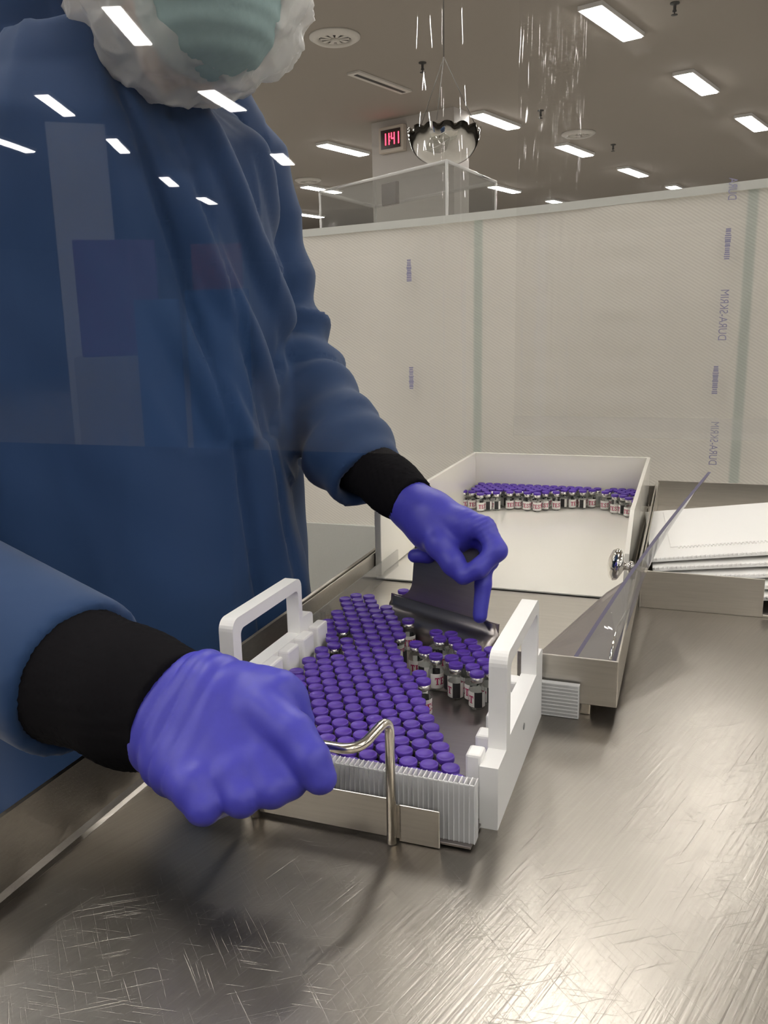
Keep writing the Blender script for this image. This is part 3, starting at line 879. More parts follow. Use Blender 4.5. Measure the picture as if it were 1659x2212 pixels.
# ================================================================== VIALS
NUMW = ['zeroth', 'first', 'second', 'third', 'fourth', 'fifth', 'sixth', 'seventh', 'eighth', 'ninth', 'tenth', 'eleventh', 'twelfth', 'thirteenth', 'fourteenth', 'fifteenth', 'sixteenth', 'seventeenth',
        'eighteenth', 'nineteenth', 'twentieth', 'twenty-first', 'twenty-second', 'twenty-third', 'twenty-fourth', 'twenty-fifth', 'twenty-sixth', 'twenty-seventh', 'twenty-eighth']
R_ = .0081
gv, gf = lathe([(.0005, .0012), (.0066, .0006), (.0077, .0016), (R_, .0034), (R_, .0208), (.0078, .0228), (.0066, .0250), (.0055, .0262), (.0051, .0275), (.0054, .0286)], 28, False, False)
me_glass = bpy.data.meshes.new('glass_body'); me_glass.from_pydata(gv, [], gf); me_glass.materials.append(M['glass'])
cv, cf = lathe([(.0052, .0283), (.0066, .0285), (.0067, .0290), (.0067, .0340), (.0060, .0343)], 28, True, True)
me_crimp = bpy.data.meshes.new('crimp_ring'); me_crimp.from_pydata(cv, [], cf); me_crimp.materials.append(M['crimp'])
pv, pf = lathe([(.0064, .0338), (.0072, .0340), (.00735, .0346), (.00735, .0372), (.0071, .0378), (.0065, .0380), (.0062, .0376), (.0005, .0375)], 32, True, True)
me_cap = bpy.data.meshes.new('flip_cap'); me_cap.from_pydata(pv, [], pf); me_cap.materials.append(M['cap'])
for me in (me_glass, me_crimp): me.polygons.foreach_set('use_smooth', [True] * len(me.polygons))
me_cap.polygons.foreach_set('use_smooth', [True] * len(me_cap.polygons))

LR = R_ + .00015
vs, fs, mi = [], [], []
nseg = 40
for i in range(nseg + 1):
    th = math.radians(-110 + 285 * i / nseg)      # label wraps most of the vial; letters face 0
    for z in (.0036, .0196): vs.append((LR * math.cos(th), LR * math.sin(th), z))
for i in range(nseg):
    fs.append((2 * i, 2 * i + 2, 2 * i + 3, 2 * i + 1)); deg = -110 + 285 * (i + .5) / nseg
    mi.append(1 if 84 < deg < 140 else 0)
me_lab = bpy.data.meshes.new('paper_label'); me_lab.from_pydata(vs, [], fs); me_lab.materials.append(M['label']); me_lab.materials.append(M['label_black'])
me_lab.polygons.foreach_set('material_index', mi)
# TEST in slab-serif capitals bent round the vial
quads2 = []


def rect(x0, x1, y0, y1): quads2.append([(x0, y0), (x1, y0), (x1, y1), (x0, y1)])


def L_T(x):
    rect(x + 0, x + .8, .84, 1); rect(x + .28, x + .52, .1, .84); rect(x + .14, x + .66, 0, .1); rect(x, x + .1, .66, .84); rect(x + .7, x + .8, .66, .84)


def L_E(x):
    rect(x + 0, x + .76, .87, 1); rect(x + 0, x + .8, 0, .13); rect(x + .1, x + .34, .13, .87); rect(x + .34, x + .56, .45, .56); rect(x + .66, x + .76, .7, .87); rect(x + .69, x + .8, .13, .32)


def L_S(x):
    P_ = [(.66, .74), (.56, .90), (.38, .95), (.18, .88), (.12, .72), (.22, .58), (.42, .50), (.60, .40), (.66, .25), (.56, .10), (.36, .05), (.16, .12), (.10, .30)]
    for a, b in zip(P_, P_[1:]):
        d = Vector((b[0] - a[0], b[1] - a[1])); n = Vector((-d.y, d.x)).normalized() * .09
        quads2.append([(x + a[0] - n.x, a[1] - n.y), (x + b[0] - n.x, b[1] - n.y), (x + b[0] + n.x, b[1] + n.y), (x + a[0] + n.x, a[1] + n.y)])


L_T(0); L_E(.9); L_S(1.78); L_T(2.6)
vs, fs = [], []
for q in quads2:
    ns = max(1, int((max(p[0] for p in q) - min(p[0] for p in q)) / .2))
    for s in range(ns):
        def lp(a, b, t): return (a[0] + (b[0] - a[0]) * t, a[1] + (b[1] - a[1]) * t)
        qq = [lp(q[0], q[1], s / ns), lp(q[0], q[1], (s + 1) / ns), lp(q[3], q[2], (s + 1) / ns), lp(q[3], q[2], s / ns)]
        b0 = len(vs)
        for (x, y) in qq:
            th = (x - 1.7) / 3.4 * (.0215 / LR); vs.append(((LR + .0001) * math.cos(th), (LR + .0001) * math.sin(th), .0075 + y * .0078))
        fs.append((b0, b0 + 1, b0 + 2, b0 + 3))
me_let = bpy.data.meshes.new('red_lettering'); me_let.from_pydata(vs, [], fs); me_let.materials.append(M['label_red'])

vp = tag(empty('vial', (0, 0, 0)), '-', 'vial')
parts = {}
for nm, me in (('glass_body', me_glass), ('crimp_ring', me_crimp), ('flip_cap', me_cap), ('paper_label', me_lab)):
    o = bpy.data.objects.new(nm, me); C.objects.link(o); o.parent = vp; parts[nm] = o
o = bpy.data.objects.new('red_lettering', me_let); C.objects.link(o); o.parent = parts['paper_label']
used = [False]


def vial(u, v, z, label, group, rot=None, tilt=(0, 0)):
    if not used[0]: r = vp; used[0] = True
    else:
        r = vp.copy(); C.objects.link(r)
        for nm, ch in parts.items():
            c = ch.copy(); C.objects.link(c); c.parent = r
            for g in ch.children:
                d = g.copy(); C.objects.link(d); d.parent = c
    r.location = W(u, v, z); r['label'] = label
    if group: r['group'] = group
    elif 'group' in r: del r['group']
    a = random.uniform(0, 2 * math.pi) if rot is None else rot
    r.rotation_euler = (tilt[0], tilt[1], a)
    return r


def inside(p, poly):
    c = False; n = len(poly)
    for i in range(n):
        a, b = poly[i], poly[(i + 1) % n]
        if (a[1] > p[1]) != (b[1] > p[1]) and p[0] < (b[0] - a[0]) * (p[1] - a[1]) / (b[1] - a[1]) + a[0]: c = not c
    return c


def floor_z(u, v): return .0039 if v < .785 else .0042 + .0128 * min(1, (v + .008 - .785) / (1.121 - .785))


def facing(u, v):
    p = W(u, v); return math.atan2(-p.y, -p.x)


# packed block in the tray
poly = [(-.143, .550), (-.150, .571), (-.159, .590), (-.181, .629), (-.188, .645), (-.196, .663), (-.212, .698), (-.229, .730), (-.249, .762), (-.266, .781), (-.284, .806), (-.284, .828), (-.294, .848), (-.313, .880),
        (-.322, .898), (-.345, .925), (-.38, .952), (-.398, .950), (-.392, .92), (-.386, .87), (-.378, .82), (-.369, .795), (-.368, .70), (-.368, .62), (-.365, .55)]
placed = []
rowlist = []
for j in range(0, 28):
    row = []
    for i in range(-4, 22):
        u = -.149 - .0172 * i - .0086 * (j % 2); v = .557 + .0152 * j
        if v < .80 and u < -.3665 + .008: continue
        if not inside((u, v), poly): continue
        u += random.uniform(-.0004, .0004); v += random.uniform(-.0004, .0004)
        row.append((u, v))
    rowlist.append(row)
skip = {(3, 7), (4, 8), (14, 4), (17, 3)}
for j, row in enumerate([r for r in rowlist if r]):
    row.sort(key=lambda p: -p[0])
    row = [p for i, p in enumerate(row) if (j, i) not in skip]
    for i, (u, v) in enumerate(row):
        placed.append((u, v))
        vial(u, v, floor_z(u, v), 'purple-capped vial in the %s row behind the ribbed board, %s from the row\'s right end' % (NUMW[j + 1], NUMW[i + 1]), 'vials packed in the tray')
vial(-.1418, .5908, .0037, 'purple-capped vial tucked alone behind the front tab of the right rail', 'vials packed in the tray')

# the loose group swept along by the scraper
poly2 = [(-.239, .786), (-.197, .765), (-.178, .753), (-.166, .756), (-.156, .79), (-.156, .812), (-.20, .834), (-.245, .855), (-.268, .860), (-.262, .84), (-.236, .822), (-.205, .795)]
nrow = 0
for j in range(0, 10):
    row = []
    for i in range(0, 12):
        u = -.1635 - .0172 * i - .0086 * (j % 2); v = .757 + .0152 * j
        if inside((u, v), poly2) and all((u - a) ** 2 + (v - b) ** 2 > .0166 ** 2 for a, b in placed):
            row.append((u, v))
    if not row: continue
    nrow += 1
    row.sort(key=lambda p: -p[0])
    for i, (u, v) in enumerate(row):
        placed.append((u, v)); front = nrow == 1
        vial(u + random.uniform(-.0003, .0003), v, floor_z(u, v), 'purple-capped vial before the scraper, %s row from its open front, %s from the right' % (NUMW[nrow], NUMW[i + 1]), 'vials swept by the scraper',
             rot=facing(u, v) + math.radians(-100 + random.uniform(-12, 12)) if nrow <= 2 else None)
for (u, v, lab, rt) in [(-.231, .786, 'vial standing out ahead of the swept group, white and black label showing', -75), (-.291, .874, 'vial at the left end of the scraper blade', 30), (-.262, .812, 'vial with a red letter showing in the gap left of the swept group', 30),
                        (-.2475, .800, 'vial with its plain label side in the gap left of the swept group', -150)]:
    if all((u - a) ** 2 + (v - b) ** 2 > .0160 ** 2 for a, b in placed):
        placed.append((u, v)); vial(u, v, floor_z(u, v), lab, None, rot=facing(u, v) + math.radians(rt))
vial(-.328, .968, floor_z(0, .968), 'single purple-capped vial standing behind the scraper, before the white bin', None, rot=facing(-.32, .95) + math.radians(190))

# the white bin
BZ = .0166 + .0028
fr = [(265, 490, 40), (330, 508, 52), (385, 500, -105), (450, 498, -108), (550, 493, 38), (612, 488, 28), (680, 500, -12), (755, 508, 5), (815, 497, -25), (897, 497, 22), (955, 480, -130), (1005, 484, 60),
      (1095, 487, -125), (1165, 480, 30), (1205, 470, 150), (1262, 497, -14), (1335, 523, -4), (1390, 530, -115), (1438, 548, 8), (1488, 575, 22)]
bp = []
say = {5: 'the letters EST showing', 6: 'the letters TES showing', 7: 'TEST showing', 2: 'its black panel showing', 3: 'its black panel showing'}
for i, (cx, cy_, rt) in enumerate(fr):
    px, py = 940 + cx / 3.456, 960 + cy_ / 3.456
    d = at(px, py, 1) - CAM; p = CAM + d * ((TOP + BZ - CAM_Z) / d.z); q = UV(p); u, v = q.x, q.y + .008
    for a, b in bp:
        dd = math.hypot(u - a, v - b)
        if dd < .0164 and dd > 0: u, v = a + (u - a) / dd * .0166, b + (v - b) / dd * .0166
    u = min(u, -.0775)
    bp.append((u, v))
for (u, v) in [(bp[0][0] - .0168, bp[0][1] + .002), (bp[0][0] - .0335, bp[0][1] + .001)]: bp.insert(0, (u, v)); fr.insert(0, (0, 0, 45))
nfront = len(bp)
for i, (u, v) in enumerate(bp):
    vial(u, v, BZ, 'purple-capped vial in the white bin\'s front row, %s from its left end' % NUMW[i + 1], 'front row of vials in the white bin', rot=facing(u, v) + math.radians(fr[i][2]))
cand = []
for j in range(0, 20):
    for i in range(0, 24):
        u = -.0765 - .0168 * i - .0084 * (j % 2); v = 1.690 - .0146 * j
        if u < -.4015: continue
        # must lie behind the front row
        vf = min(((abs(a - u), b) for a, b in bp[:nfront]))[1]
        if v < vf + .009: continue
        if any((u - a) ** 2 + (v - b) ** 2 < .0163 ** 2 for a, b in bp): continue
        cand.append((j, u, v))
js = sorted({c[0] for c in cand})
budget = 300 - sum(1 for o in bpy.data.objects if o.name.startswith('vial') and o.parent is None and 'category' in o and o['category'] == 'vial')
cand.sort(key=lambda c: c[2])
near, far = cand[:max(0, budget)], cand[max(0, budget):]
byrow = {}
for c in near: byrow.setdefault(c[0], []).append(c)
for j, row in byrow.items():
    row.sort(key=lambda c: c[1])
    for i, (jj, u, v) in enumerate(row):
        vial(u + random.uniform(-.0004, .0004), v, BZ + random.choice((0, 0, 0, .0)), 'purple-capped vial in the white bin, %s row from the back panel, %s from left' % (NUMW[j + 1], NUMW[i + 1]), 'vials behind the front row in the white bin')
VS, FS, MI = [], [], []
for (jj, u, v) in far:
    p = W(u, v, BZ)
    for k_, (vv, ff) in enumerate(((gv, gf), (cv, cf), (pv, pf))):
        b0 = len(VS); VS += [(a[0] + p.x, a[1] + p.y, a[2] + p.z) for a in vv]; FS += [tuple(i + b0 for i in f) for f in ff]; MI += [k_] * len(ff)
if far:
    o = pyobj('back_vials', VS, FS, [M['glass'], M['crimp'], M['cap']], None, True, MI)
    tag(o, 'mass of purple-capped vials packed against the back panel of the white bin', 'vials', kind='stuff')

# ================================================================== THE PERSON
base = Vector((-.335, 1.06, 0))
pr = tag(empty('person', base), 'person in a navy blue gown, beard cover and violet gloves leaning over the tray', 'person')
CB = np.array([-.335, 1.06]); SD = np.array([.841, .541]); FD = np.array([.541, -.841])
Z3 = lambda p: np.array((p.x, p.y, p.z))


def torso(P, zs, As, Bs, shift=None):
    z = P[..., 2]; a = np.interp(z, zs, As); b = np.interp(z, zs, Bs)
    cx, cyy = CB
    if shift is not None:
        f_ = np.interp(z, zs, shift)
    else: f_ = 0
    rx = P[..., 0] - cx; ry = P[..., 1] - cyy
    s = rx * SD[0] + ry * SD[1]; f = rx * FD[0] + ry * FD[1] - f_
    k0 = np.sqrt((s / a) ** 2 + (f / b) ** 2)
    d = (k0 - 1) * np.minimum(a, b)
    return np.maximum(d, np.maximum(z - zs[-1], zs[0] - z))


sh_far = Z3(at(528, 365, 1.18)); md_far = Z3(at(590, 600, 1.19)); el_far = Z3(at(636, 800, 1.17)); wr_far = Z3(at(786, 1022, 1.045)); hw_far = Z3(at(893, 1086, .975))
sh_near = Z3(at(-120, 50, .99)); el_near = Z3(at(-250, 1235, .80)); wr_near = Z3(at(158, 1458, .668)); hw_near = Z3(at(390, 1545, .60))
head_c = Z3(at(410, -95, .90))

# body under the clothes: one continuous surface
def f_body(P):
    d = torso(P, [.85, 1.0, 1.2, 1.4, 1.52], [.15, .15, .165, .17, .10], [.10, .10, .11, .11, .07])
    d = smin(d, d_cone(P, (*CB, 1.45), head_c - np.array([0, 0, .05]), .06, .055), .03)
    d = smin(d, d_ell(P, head_c, (.076, .092, .112)), .02)
    nose = head_c + np.array([.541 * .095, -.841 * .095, -.015]); d = smin(d, d_ell(P, nose, (.014, .016, .022)), .01)
    for sg in (-1, 1): d = smin(d, d_ell(P, head_c + np.array([.841, .541, 0]) * .078 * sg, (.012, .018, .03)), .008)
    for a, b, c in ((sh_far, el_far, wr_far), (sh_near, el_near, wr_near)):
        d = smin(d, d_cone(P, a, b, .045, .036), .03); d = smin(d, d_cone(P, b, c, .036, .027), .02)
    for sg in (-1, 1):
        hpv = np.array([CB[0] + SD[0] * .09 * sg, CB[1] + SD[1] * .09 * sg, .88]); kn_ = hpv + np.array([.01, -.015, -.40]); an = kn_ + np.array([-.01, .015, -.39])
        d = smin(d, d_cone(P, hpv, kn_, .075, .05), .03); d = smin(d, d_cone(P, kn_, an, .05, .036), .02)
    return d


V, Q = nets(f_body, (-.85, .45, .04), (.05, 1.4, 1.85), .012)
npobj('body', V, Q, M['skin'], pr, base)


def f_trs(P):
    d = torso(P, [.80, .9, .98], [.17, .17, .16], [.115, .115, .11])
    for sg in (-1, 1):
        hpv = np.array([CB[0] + SD[0] * .09 * sg, CB[1] + SD[1] * .09 * sg, .86]); an = hpv + np.array([0, 0, -.79])
        d = smin(d, d_cone(P, hpv, an, .085, .06), .02)
    return d


V, Q = nets(f_trs, (-.65, .8, .0), (-.02, 1.32, 1.0), .012); npobj('trousers', V, Q, M['trousers'], pr, base)
for sg in (-1, 1):
    c_ = np.array([CB[0] + SD[0] * .09 * sg + FD[0] * .05, CB[1] + SD[1] * .09 * sg + FD[1] * .05, .035])
    V, Q = nets(lambda P: np.maximum(smin(d_cone(P, c_ - np.array([*FD, 0]) * .09, c_ + np.array([*FD, 0]) * .09, .042, .045), d_cone(P, c_ - np.array([*FD, 0]) * .05, c_ + np.array([0, 0, .04]) - np.array([*FD, 0]) * .05, .045, .045), .02), .001 - P[..., 2]), c_ - .2, c_ + .2, .008)
    npobj('shoe', V, Q, M['shoe'], pr, base)


# gown
def f_gown(P):
    d = torso(P, [.42, .70, .95, 1.15, 1.32, 1.43, 1.50, 1.55, 1.60], [.255, .245, .232, .226, .225, .222, .20, .13, .085], [.20, .19, .175, .165, .158, .150, .132, .105, .09], [.05, .04, .02, .01, .0, .0, .01, .02, .03])
    a = d_cone(P, sh_far, md_far, .066, .050); a = smin(a, d_cone(P, md_far, el_far, .050, .053), .02); a = smin(a, d_cone(P, el_far, wr_far, .060, .051), .02)
    ax_ = (wr_far - el_far) / np.linalg.norm(wr_far - el_far); a = np.maximum(a, (P - wr_far) @ ax_ - .012)
    d = smin(d, d_ell(P, sh_far + np.array([-.03, -.02, .0]), (.075, .075, .07)), .05)
    d = smin(d, a, .018)
    b = d_cone(P, sh_near, el_near, .085, .072); b = smin(b, d_cone(P, el_near, wr_near, .076, .067), .02)
    ax_ = (wr_near - el_near) / np.linalg.norm(wr_near - el_near); b = np.maximum(b, (P - wr_near) @ ax_ - .012)
    d = smin(d, b, .03)
    d = smin(d, d_cone(P, sh_near + np.array([.03, .02, .0]), Z3(at(170, 0, 1.03)), .09, .085), .05); d = smin(d, d_ell(P, Z3(at(10, 60, 1.12)), (.25, .19, .21)), .10)
    d = smin(d, d_cone(P, Z3(at(230, 40, 1.04)), Z3(at(425, 250, 1.11)), .085, .065), .05)
    # open ends for the knitted cuffs
    for w_, e_, r_ in ((wr_far, el_far, .036), (wr_near, el_near, .052)):
        ax_ = (w_ - e_) / np.linalg.norm(w_ - e_); d = np.maximum(d, -d_cone(P, w_ - ax_ * .01, w_ + ax_ * .12, r_, r_))
    return d


V, Q = nets(f_gown, (-.92, .38, .40), (.10, 1.45, 1.92), .0065)
V = relax(V, Q, 2, .5)
for rep in range(1):
    N = vnormals(V, Q)
    s = (V[:, 0] - CB[0]) * SD[0] + (V[:, 1] - CB[1]) * SD[1]; f = (V[:, 0] - CB[0]) * FD[0] + (V[:, 1] - CB[1]) * FD[1]; z = V[:, 2]

    def seg_t(P, a, b):
        ab = b - a; t = ((P - a) @ ab) / (ab @ ab); return t, np.linalg.norm(P - a - np.clip(t, 0, 1)[:, None] * ab, axis=1)
    tu_, du_ = seg_t(V, sh_far, el_far); tf_, df_ = seg_t(V, el_far, wr_far); tn_, dn_ = seg_t(V, el_near, wr_near); tm_, dm_ = seg_t(V, sh_near, el_near)
    arm = (np.minimum(du_, df_) < .072) & (s > .17) | (df_ < .085) | (dn_ < .09)
    front = (f > 0) & ~arm
    disp = .0040 * wob(V, 24, 1) + .0026 * wob(V, 58, 2)
    # long soft drapes falling from the shoulders
    th = np.arctan2(f / .16, s / .23)
    dr = np.sin(th * 9 + 2.2 * np.sin(z * 3.1) + 1.2 * wob(V, 5, 3)) * np.clip((1.62 - z) / .5, 0.2, 1)
    disp += np.where(~arm, .0095 * dr + .0065 * ridge(th * 6 + 2.0 * wob(V, 5, 4) + z * 1.2), 0)
    # diagonal pull from the placket to the far shoulder
    disp += np.where(front & (z > 1.15), .0085 * np.clip(1.6 * np.sin((s * 1.0 + (z - 1.3) * .55) * 70 + wob(V, 8, 5)) - .5, -1, 1) * np.clip((s + .02) * 8, 0, 1), 0)
    # placket: two stitched grooves and a raised strip between
    s1 = np.interp(z, [.40, .955, 1.148, 1.315, 1.53], [.115, .112, .09, .053, -.004]); s2 = s1 + .047
    fade = np.clip((1.47 - z) / .1, 0, 1)
    g = lambda x, wd: np.exp(-(x / wd) ** 2)
    disp += np.where(front, -.010 * g(s - s1, .006) - .008 * g(s - s2, .006) * fade + .004 * ((s > s1) & (s < s2)) * 1.0, 0)
    # creases across the far sleeve, most at the elbow; along the forearm near the cuff
    ax1 = el_far - sh_far; ax2 = wr_far - el_far
    cr = np.sin(tu_ * 26 + wob(V, 30, 6) * 1.6); disp += np.where((du_ < .075) & arm, .0070 * cr * np.exp(-((tu_ - 0.95) / .35) ** 2) + .004 * ridge(tu_ * 9 + 1.5 * wob(V, 16, 16)) , 0)
    disp += np.where((df_ < .085) & arm, .0060 * ridge(tf_ * 7 + 1.6 * wob(V, 22, 7) + .6 * tu_) + .0035 * np.sin(tf_ * 24 + 2.2 * wob(V, 25, 17)) * np.clip(1.1 - tf_ * .6, .2, 1), 0)
    disp += np.where((df_ < .085) & arm & (tf_ > .5) & (df_ > .048), .006 * np.exp(-((tf_ - .82) / .14) ** 2), 0)
    hem = np.clip((1.02 - np.maximum(tf_, tn_)) / .12, 0, 1); hem = np.where((df_ < .09) | (dn_ < .09), hem, 1)
    disp += np.where(dn_ < .09, .006 * np.sin(tn_ * 17 + 1.7 * wob(V, 22, 8)) + .007 * np.exp(-((tn_ - .92) / .1) ** 2), 0)
    disp *= hem
    V = V + N * disp[:, None]
V = relax(V, Q, 1, .3)
npobj('gown', V, Q, M['gown'], pr, base)


# knitted cuffs
def cuff(nm, a, b, ra, rb, seed):
    ax_ = (b - a) / np.linalg.norm(b - a)
    lo = np.minimum(a, b) - max(ra, rb) - .02; hi = np.maximum(a, b) + max(ra, rb) + .02
    V, Q = nets(lambda P: np.maximum(np.maximum(d_cone(P, a - ax_ * .02, b + ax_ * .02, ra, rb), (P - b) @ ax_), (a - P) @ ax_), lo, hi, .0035)
    N = vnormals(V, Q); r0 = V - a; up_ = np.array([0, 0, 1.]); e1 = np.cross(ax_, up_); e1 /= np.linalg.norm(e1); e2 = np.cross(e1, ax_)
    th = np.arctan2(r0 @ e2, r0 @ e1); t = r0 @ ax_ / np.linalg.norm(b - a)
    V = V + N * (.0006 * np.sin(th * 60) + .0020 * wob(V, 45, seed) + .0016 * np.sin(t * 11 + wob(V, 30, seed + 1)))[:, None]
    return npobj(nm, V, Q, M['cuff'], pr, base)


cuff('knit_cuff', wr_far - (wr_far - el_far) / np.linalg.norm(wr_far - el_far) * .035, hw_far, .0425, .0300, 21)
cuff('knit_cuff', wr_near - (wr_near - el_near) / np.linalg.norm(wr_near - el_near) * .03, hw_near, .0615, .0440, 23)


# gloves
def glove(nm, prims, h, k, wr_ax, seed, extra=None):
    allp = np.array([p[i] for p in prims for i in (0, 1)]); lo, hi = allp.min(0) - .04, allp.max(0) + .04

    def fn(P):
        d = None
        for a, b, ra, rb, kk in prims:
            q = d_cone(P, a, b, ra, rb); d = q if d is None else smin(d, q, kk)
        return d
    V, Q = nets(fn, lo, hi, h); V = relax(V, Q, 2, .5)
    N = vnormals(V, Q)
    dsp = .0006 * wob(V, 160, seed) + .0008 * wob(V, 70, seed + 1)
    if extra: dsp = dsp + extra(V)
    V = V + N * dsp[:, None]
    return npobj(nm, V, Q, M['glove'], pr, base)


def A3(x, y, d): return Z3(at(x, y, d))


far = []
wrist = A3(878, 1078, .985)
def add(lst, pts, rads, k):
    for i in range(len(pts) - 1): lst.append((A3(*pts[i]), A3(*pts[i + 1]), rads[i], rads[i + 1], k))
add(far, [(880, 1080, .985), (930, 1110, .955), (1000, 1135, .93)], [.0265, .026, .019], .012)
add(far, [(885, 1095, .98), (935, 1140, .955), (985, 1160, .945)], [.024, .026, .020], .014)
add(far, [(915, 1110, .955), (950, 1178, .925), (978, 1215, .915), (1000, 1246, .912)], [.020, .0145, .0125, .0090], .008)     # thumb
add(far, [(1000, 1128, .93), (1045, 1140, .918), (1073, 1190, .905), (1035, 1228, .902), (1005, 1244, .905)], [.0165, .0135, .0115, .0105, .0085], .006)   # index
add(far, [(1005, 1150, .945), (1052, 1170, .94), (1060, 1215, .925)], [.0150, .0125, .0100], .005)
add(far, [(1050, 1215, .928), (1044, 1262, .925), (1037, 1331, .922)], [.0095, .0098, .0078], .003)        # finger pointing down
add(far, [(950, 1165, .965), (925, 1198, .985), (896, 1201, .99)], [.013, .0100, .0085], .005)              # finger sticking out left
add(far, [(990, 1150, .96), (1020, 1190, .995), (1000, 1225, .998)], [.014, .0105, .0085], .004)             # finger behind the handle
add(far, [(960, 1155, .965), (985, 1205, 1.0), (970, 1232, 1.0)], [.013, .0100, .0082], .004)


def far_creases(V):
    m = A3(1040, 1128, .915); ax_ = A3(1073, 1190, .905) - m; ax_ /= np.linalg.norm(ax_); t = (V - m) @ ax_
    return -.0011 * np.exp(-(np.linalg.norm(V - m, axis=1) / .022) ** 2) * ridge(t * 520)


glove('glove', far, .0022, .01, None, 31, far_creases)

nearp = []
add(nearp, [(385, 1535, .603), (445, 1490, .595), (600, 1500, .580)], [.038, .026, .0175], .014)
add(nearp, [(385, 1550, .60), (470, 1545, .588), (585, 1590, .565)], [.034, .027, .0185], .016)
add(nearp, [(380, 1570, .597), (440, 1600, .580), (515, 1665, .553)], [.032, .026, .0180], .016)
add(nearp, [(370, 1590, .595), (385, 1640, .575), (420, 1700, .545)], [.028, .023, .0155], .014)
add(nearp, [(415, 1695, .545), (440, 1742, .537), (485, 1728, .570), (500, 1690, .590)], [.0150, .0118, .0100, .0085], .003)
add(nearp, [(500, 1680, .547), (520, 1722, .538), (560, 1700, .572), (570, 1650, .592)], [.0155, .0122, .0105, .009], .0028)
add(nearp, [(560, 1650, .552), (590, 1704, .541), (625, 1670, .575), (630, 1620, .592)], [.0155, .0122, .0105, .009], .0028)
add(nearp, [(600, 1600, .560), (625, 1688, .546), (652, 1650, .574), (655, 1610, .590)], [.0160, .0118, .0105, .009], .0028)
add(nearp, [(575, 1500, .588), (625, 1512, .585), (655, 1556, .583)], [.0165, .0128, .0085], .006)               # index knuckle behind the thumb
add(nearp, [(560, 1530, .570), (632, 1585, .552), (672, 1640, .541), (693, 1682, .538)], [.018, .0145, .0128, .0110], .0035)  # thumb


def near_creases(V):
    w0 = A3(400, 1540, .60); ax_ = A3(520, 1600, .58) - w0; ax_ /= np.linalg.norm(ax_); t = (V - w0) @ ax_
    side = A3(330, 1660, .58); c = np.exp(-(np.maximum(t - .0, 0) / .035) ** 2)
    nrm = V - w0; lat = nrm - t[:, None] * ax_; ang = np.linalg.norm(lat, axis=1)
    return -.0022 * c * ridge(t * 210 + 14 * ang + .8 * wob(V, 40, 77)) * (ang > .008)


glove('glove', nearp, .0026, .012, None, 41, near_creases)

# head coverings
hc = head_c
def f_mask(P):
    d = d_ell(P, A3(450, -5, .845), (.074, .080, .078)); return d
V, Q = nets(f_mask, hc - .22, hc + .2, .005); N = vnormals(V, Q)
V = V + N * ((.0007) * np.sin(V[:, 2] * 330 + wob(V, 20, 51)))[:, None]; npobj('face_mask', V, Q, M['mask'], pr, base)


def f_beard(P):
    d = d_ell(P, A3(408, -25, .88), (.116, .105, .100)); d = smin(d, d_ell(P, A3(385, 60, .875), (.070, .07, .062)), .04)
    d = smin(d, d_ell(P, A3(560, 0, .90), (.045, .05, .060)), .03); d = smin(d, d_ell(P, A3(250, 0, .89), (.04, .045, .055)), .03)
    return d
V, Q = nets(f_beard, hc - .26, hc + .26, .0036); N = vnormals(V, Q)
crk = .0060 * (1 - np.abs(wob(V, 60, 61)) * 1.8) + .0045 * (1 - np.abs(wob(V, 120, 62)) * 1.8) + .0022 * (1 - np.abs(wob(V, 260, 63)) * 1.8)
V = V + N * crk[:, None]
keep = V[Q].mean(1)[:, 2] < hc[2] + .06
Q = Q[keep]; npobj('beard_cover', V, Q, M['tulle'], pr, base)
V, Q = nets(lambda P: np.maximum(d_ell(P, hc + np.array([-.02, .03, .055]), (.105, .118, .105)), hc[2] + .02 - P[..., 2]), hc - .2, hc + .25, .006); N = vnormals(V, Q)
V = V + N * (.004 * wob(V, 50, 71))[:, None]; npobj('bouffant_cap', V, Q, M['cap_cloth'], pr, base)

# ================================================================== CLEAR SHEETS THE PHOTO IS TAKEN THROUGH
PV = .25
wp = empty('window_1', W(0, PV, 0), -ANG); wp['kind'] = 'structure'
nu, nz = 260, 60
VS, FS = [], []
for i in range(nu + 1):
    u = -.42 + .75 * i / nu
    for k_ in range(nz + 1):
        z = .336 + .72 * k_ / nz
        dv = .0016 * math.sin(u * 6 + 1) + .0010 * math.sin(z * 7 + u * 4) + .00012 * math.sin(u * 47 + 3 * z) + .0030 * math.exp(-((u + .0725) / .0045) ** 2)
        VS.append((u, dv, z))
for i in range(nu):
    for k_ in range(nz):
        a = i * (nz + 1) + k_; FS.append((a, a + nz + 1, a + nz + 2, a + 1))
pyobj('clear_pane', VS, FS, M['pane'], wp, True)

vs_ = thing('vinyl_strip', .06, .275, .06, 'rippled clear vinyl strip hanging in front of the right half of the view', 'vinyl curtain')
VS, FS = [], []
nu, nz = 460, 130
for i in range(nu + 1):
    u = -.0535 + .36 * i / nu
    for k_ in range(nz + 1):
        z = .282 + .72 * k_ / nz
        rp = math.exp(-((u + .042) / .0075) ** 2)
        up_ = 1 / (1 + math.exp(-(z - .30) / .03))
        dv = up_ * rp * (.0011 * math.sin((u + .010 * (z - .3)) * 900 + .8 * math.sin(z * 40)) + .0007 * math.sin(u * 1700 + 2.2 * math.sin(z * 26)))
        rp2 = math.exp(-((u - .055) / .016) ** 2 - ((z - .47) / .07) ** 2)
        dv += rp2 * (.0010 * math.sin(u * 1000 + 2 * math.sin(z * 60)) + .0005 * math.sin(z * 160 + u * 300))
        ln = (u - .012) - (z - .31) * .35
        dv += .0014 * math.exp(-(ln / .0022) ** 2) * math.exp(-((z - .36) / .07) ** 2)
        VS.append((u - .06, dv, z))
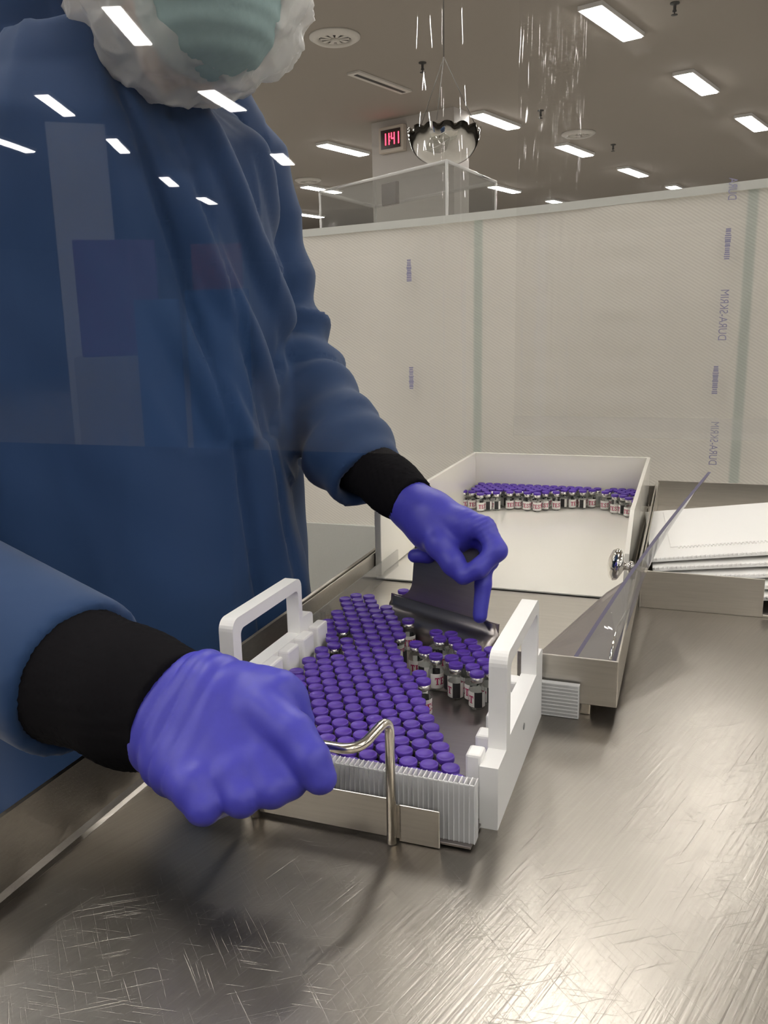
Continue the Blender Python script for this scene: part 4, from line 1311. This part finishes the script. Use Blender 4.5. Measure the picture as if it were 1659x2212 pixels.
for i in range(nu):
    for k_ in range(nz):
        a = i * (nz + 1) + k_; FS.append((a, a + nz + 1, a + nz + 2, a + 1))
pyobj('vinyl_sheet', VS, FS, M['vinyl'], vs_, True)
bm = bmesh.new(); box(bm, -.0535 - .06, .3065 - .06, -.0008, .0002, .280, .2865); bmobj('bottom_hem', bm, clear('vinyl_hem', (1, 1, 1), .05, 1.5, .10, (.85, .84, .80)), vs_)
bm = bmesh.new(); box(bm, -.52, .36, -.012, .04, 1.06, 1.09, .003)
rl = bmobj('curtain_rail', bm, M['rod']); rl.location = W(0, PV, 0); rl.rotation_euler = (0, 0, -ANG); tag(rl, 'steel rail above the view that the clear sheets hang from', 'curtain rail')

# unseen boxes, added behind the camera for soft coloured reflections in the clear sheet
def mirrored(px0, py0, px1, py1, dist, nm, m, lab, stand=None):
    d0 = at((px0 + px1) / 2, (py0 + py1) / 2, 1) - CAM; n = Vector((sA, cA, 0)); t = PV / d0.dot(n); hit = CAM + d0 * t; d1 = d0 - n * 2 * d0.dot(n)
    p = hit + d1 * dist; wd = abs(px1 - px0) / F_PX * (dist + t); ht = abs(py1 - py0) / F_PX * (dist + t)
    bm = bmesh.new(); z1 = p.z + ht / 2
    z0 = p.z - ht / 2 if stand else 0
    box(bm, -wd / 2, wd / 2, -.2, .2, z0, z1, .01)
    if stand:
        b2 = bmesh.new(); box(b2, -wd * .6, wd * .6, -.25, .25, 0, z0, .01); o2 = bmobj('unseen_grey_pedestal', b2, M['wallp']); o2.location = (p.x, p.y, 0); o2.rotation_euler = (0, 0, math.atan2(d1.y, d1.x) + math.pi / 2); tag(o2, stand, 'pedestal')  # unseen grey block, added so the coloured reflection stops above it
    o = bmobj(nm, bm, m); o.location = (p.x, p.y, 0); o.rotation_euler = (0, 0, math.atan2(d1.y, d1.x) + math.pi / 2); tag(o, lab, 'crate' if 'crate' in nm else nm.split('_')[-1]); return o


mirrored(195, 540, 385, 770, 6.0, 'purple_crate', M['purple_box'], 'unseen purple box added for the reflection on the chest of the gown', 'grey cabinet added out of view to end the purple reflection low on the gown')
mirrored(340, 660, 440, 860, 5.0, 'blue_crate', M['blue_box'], 'unseen blue box added for the reflection on the middle of the gown')
mirrored(455, 640, 575, 760, 5.0, 'blue_crate', M['blue_box'], 'unseen blue box added for the reflection on the gown below the shoulder')
mirrored(465, 545, 560, 600, 7.0, 'red_crate', M['red_box'], 'unseen dull red box added for the reflection below the shoulder of the gown')
mirrored(130, 300, 270, 490, 8.0, 'unseen_white_block', M['fixture'], 'tall unseen white block added for the pale reflection on the left of the gown')  # plain white block, added only for a pale upright reflection
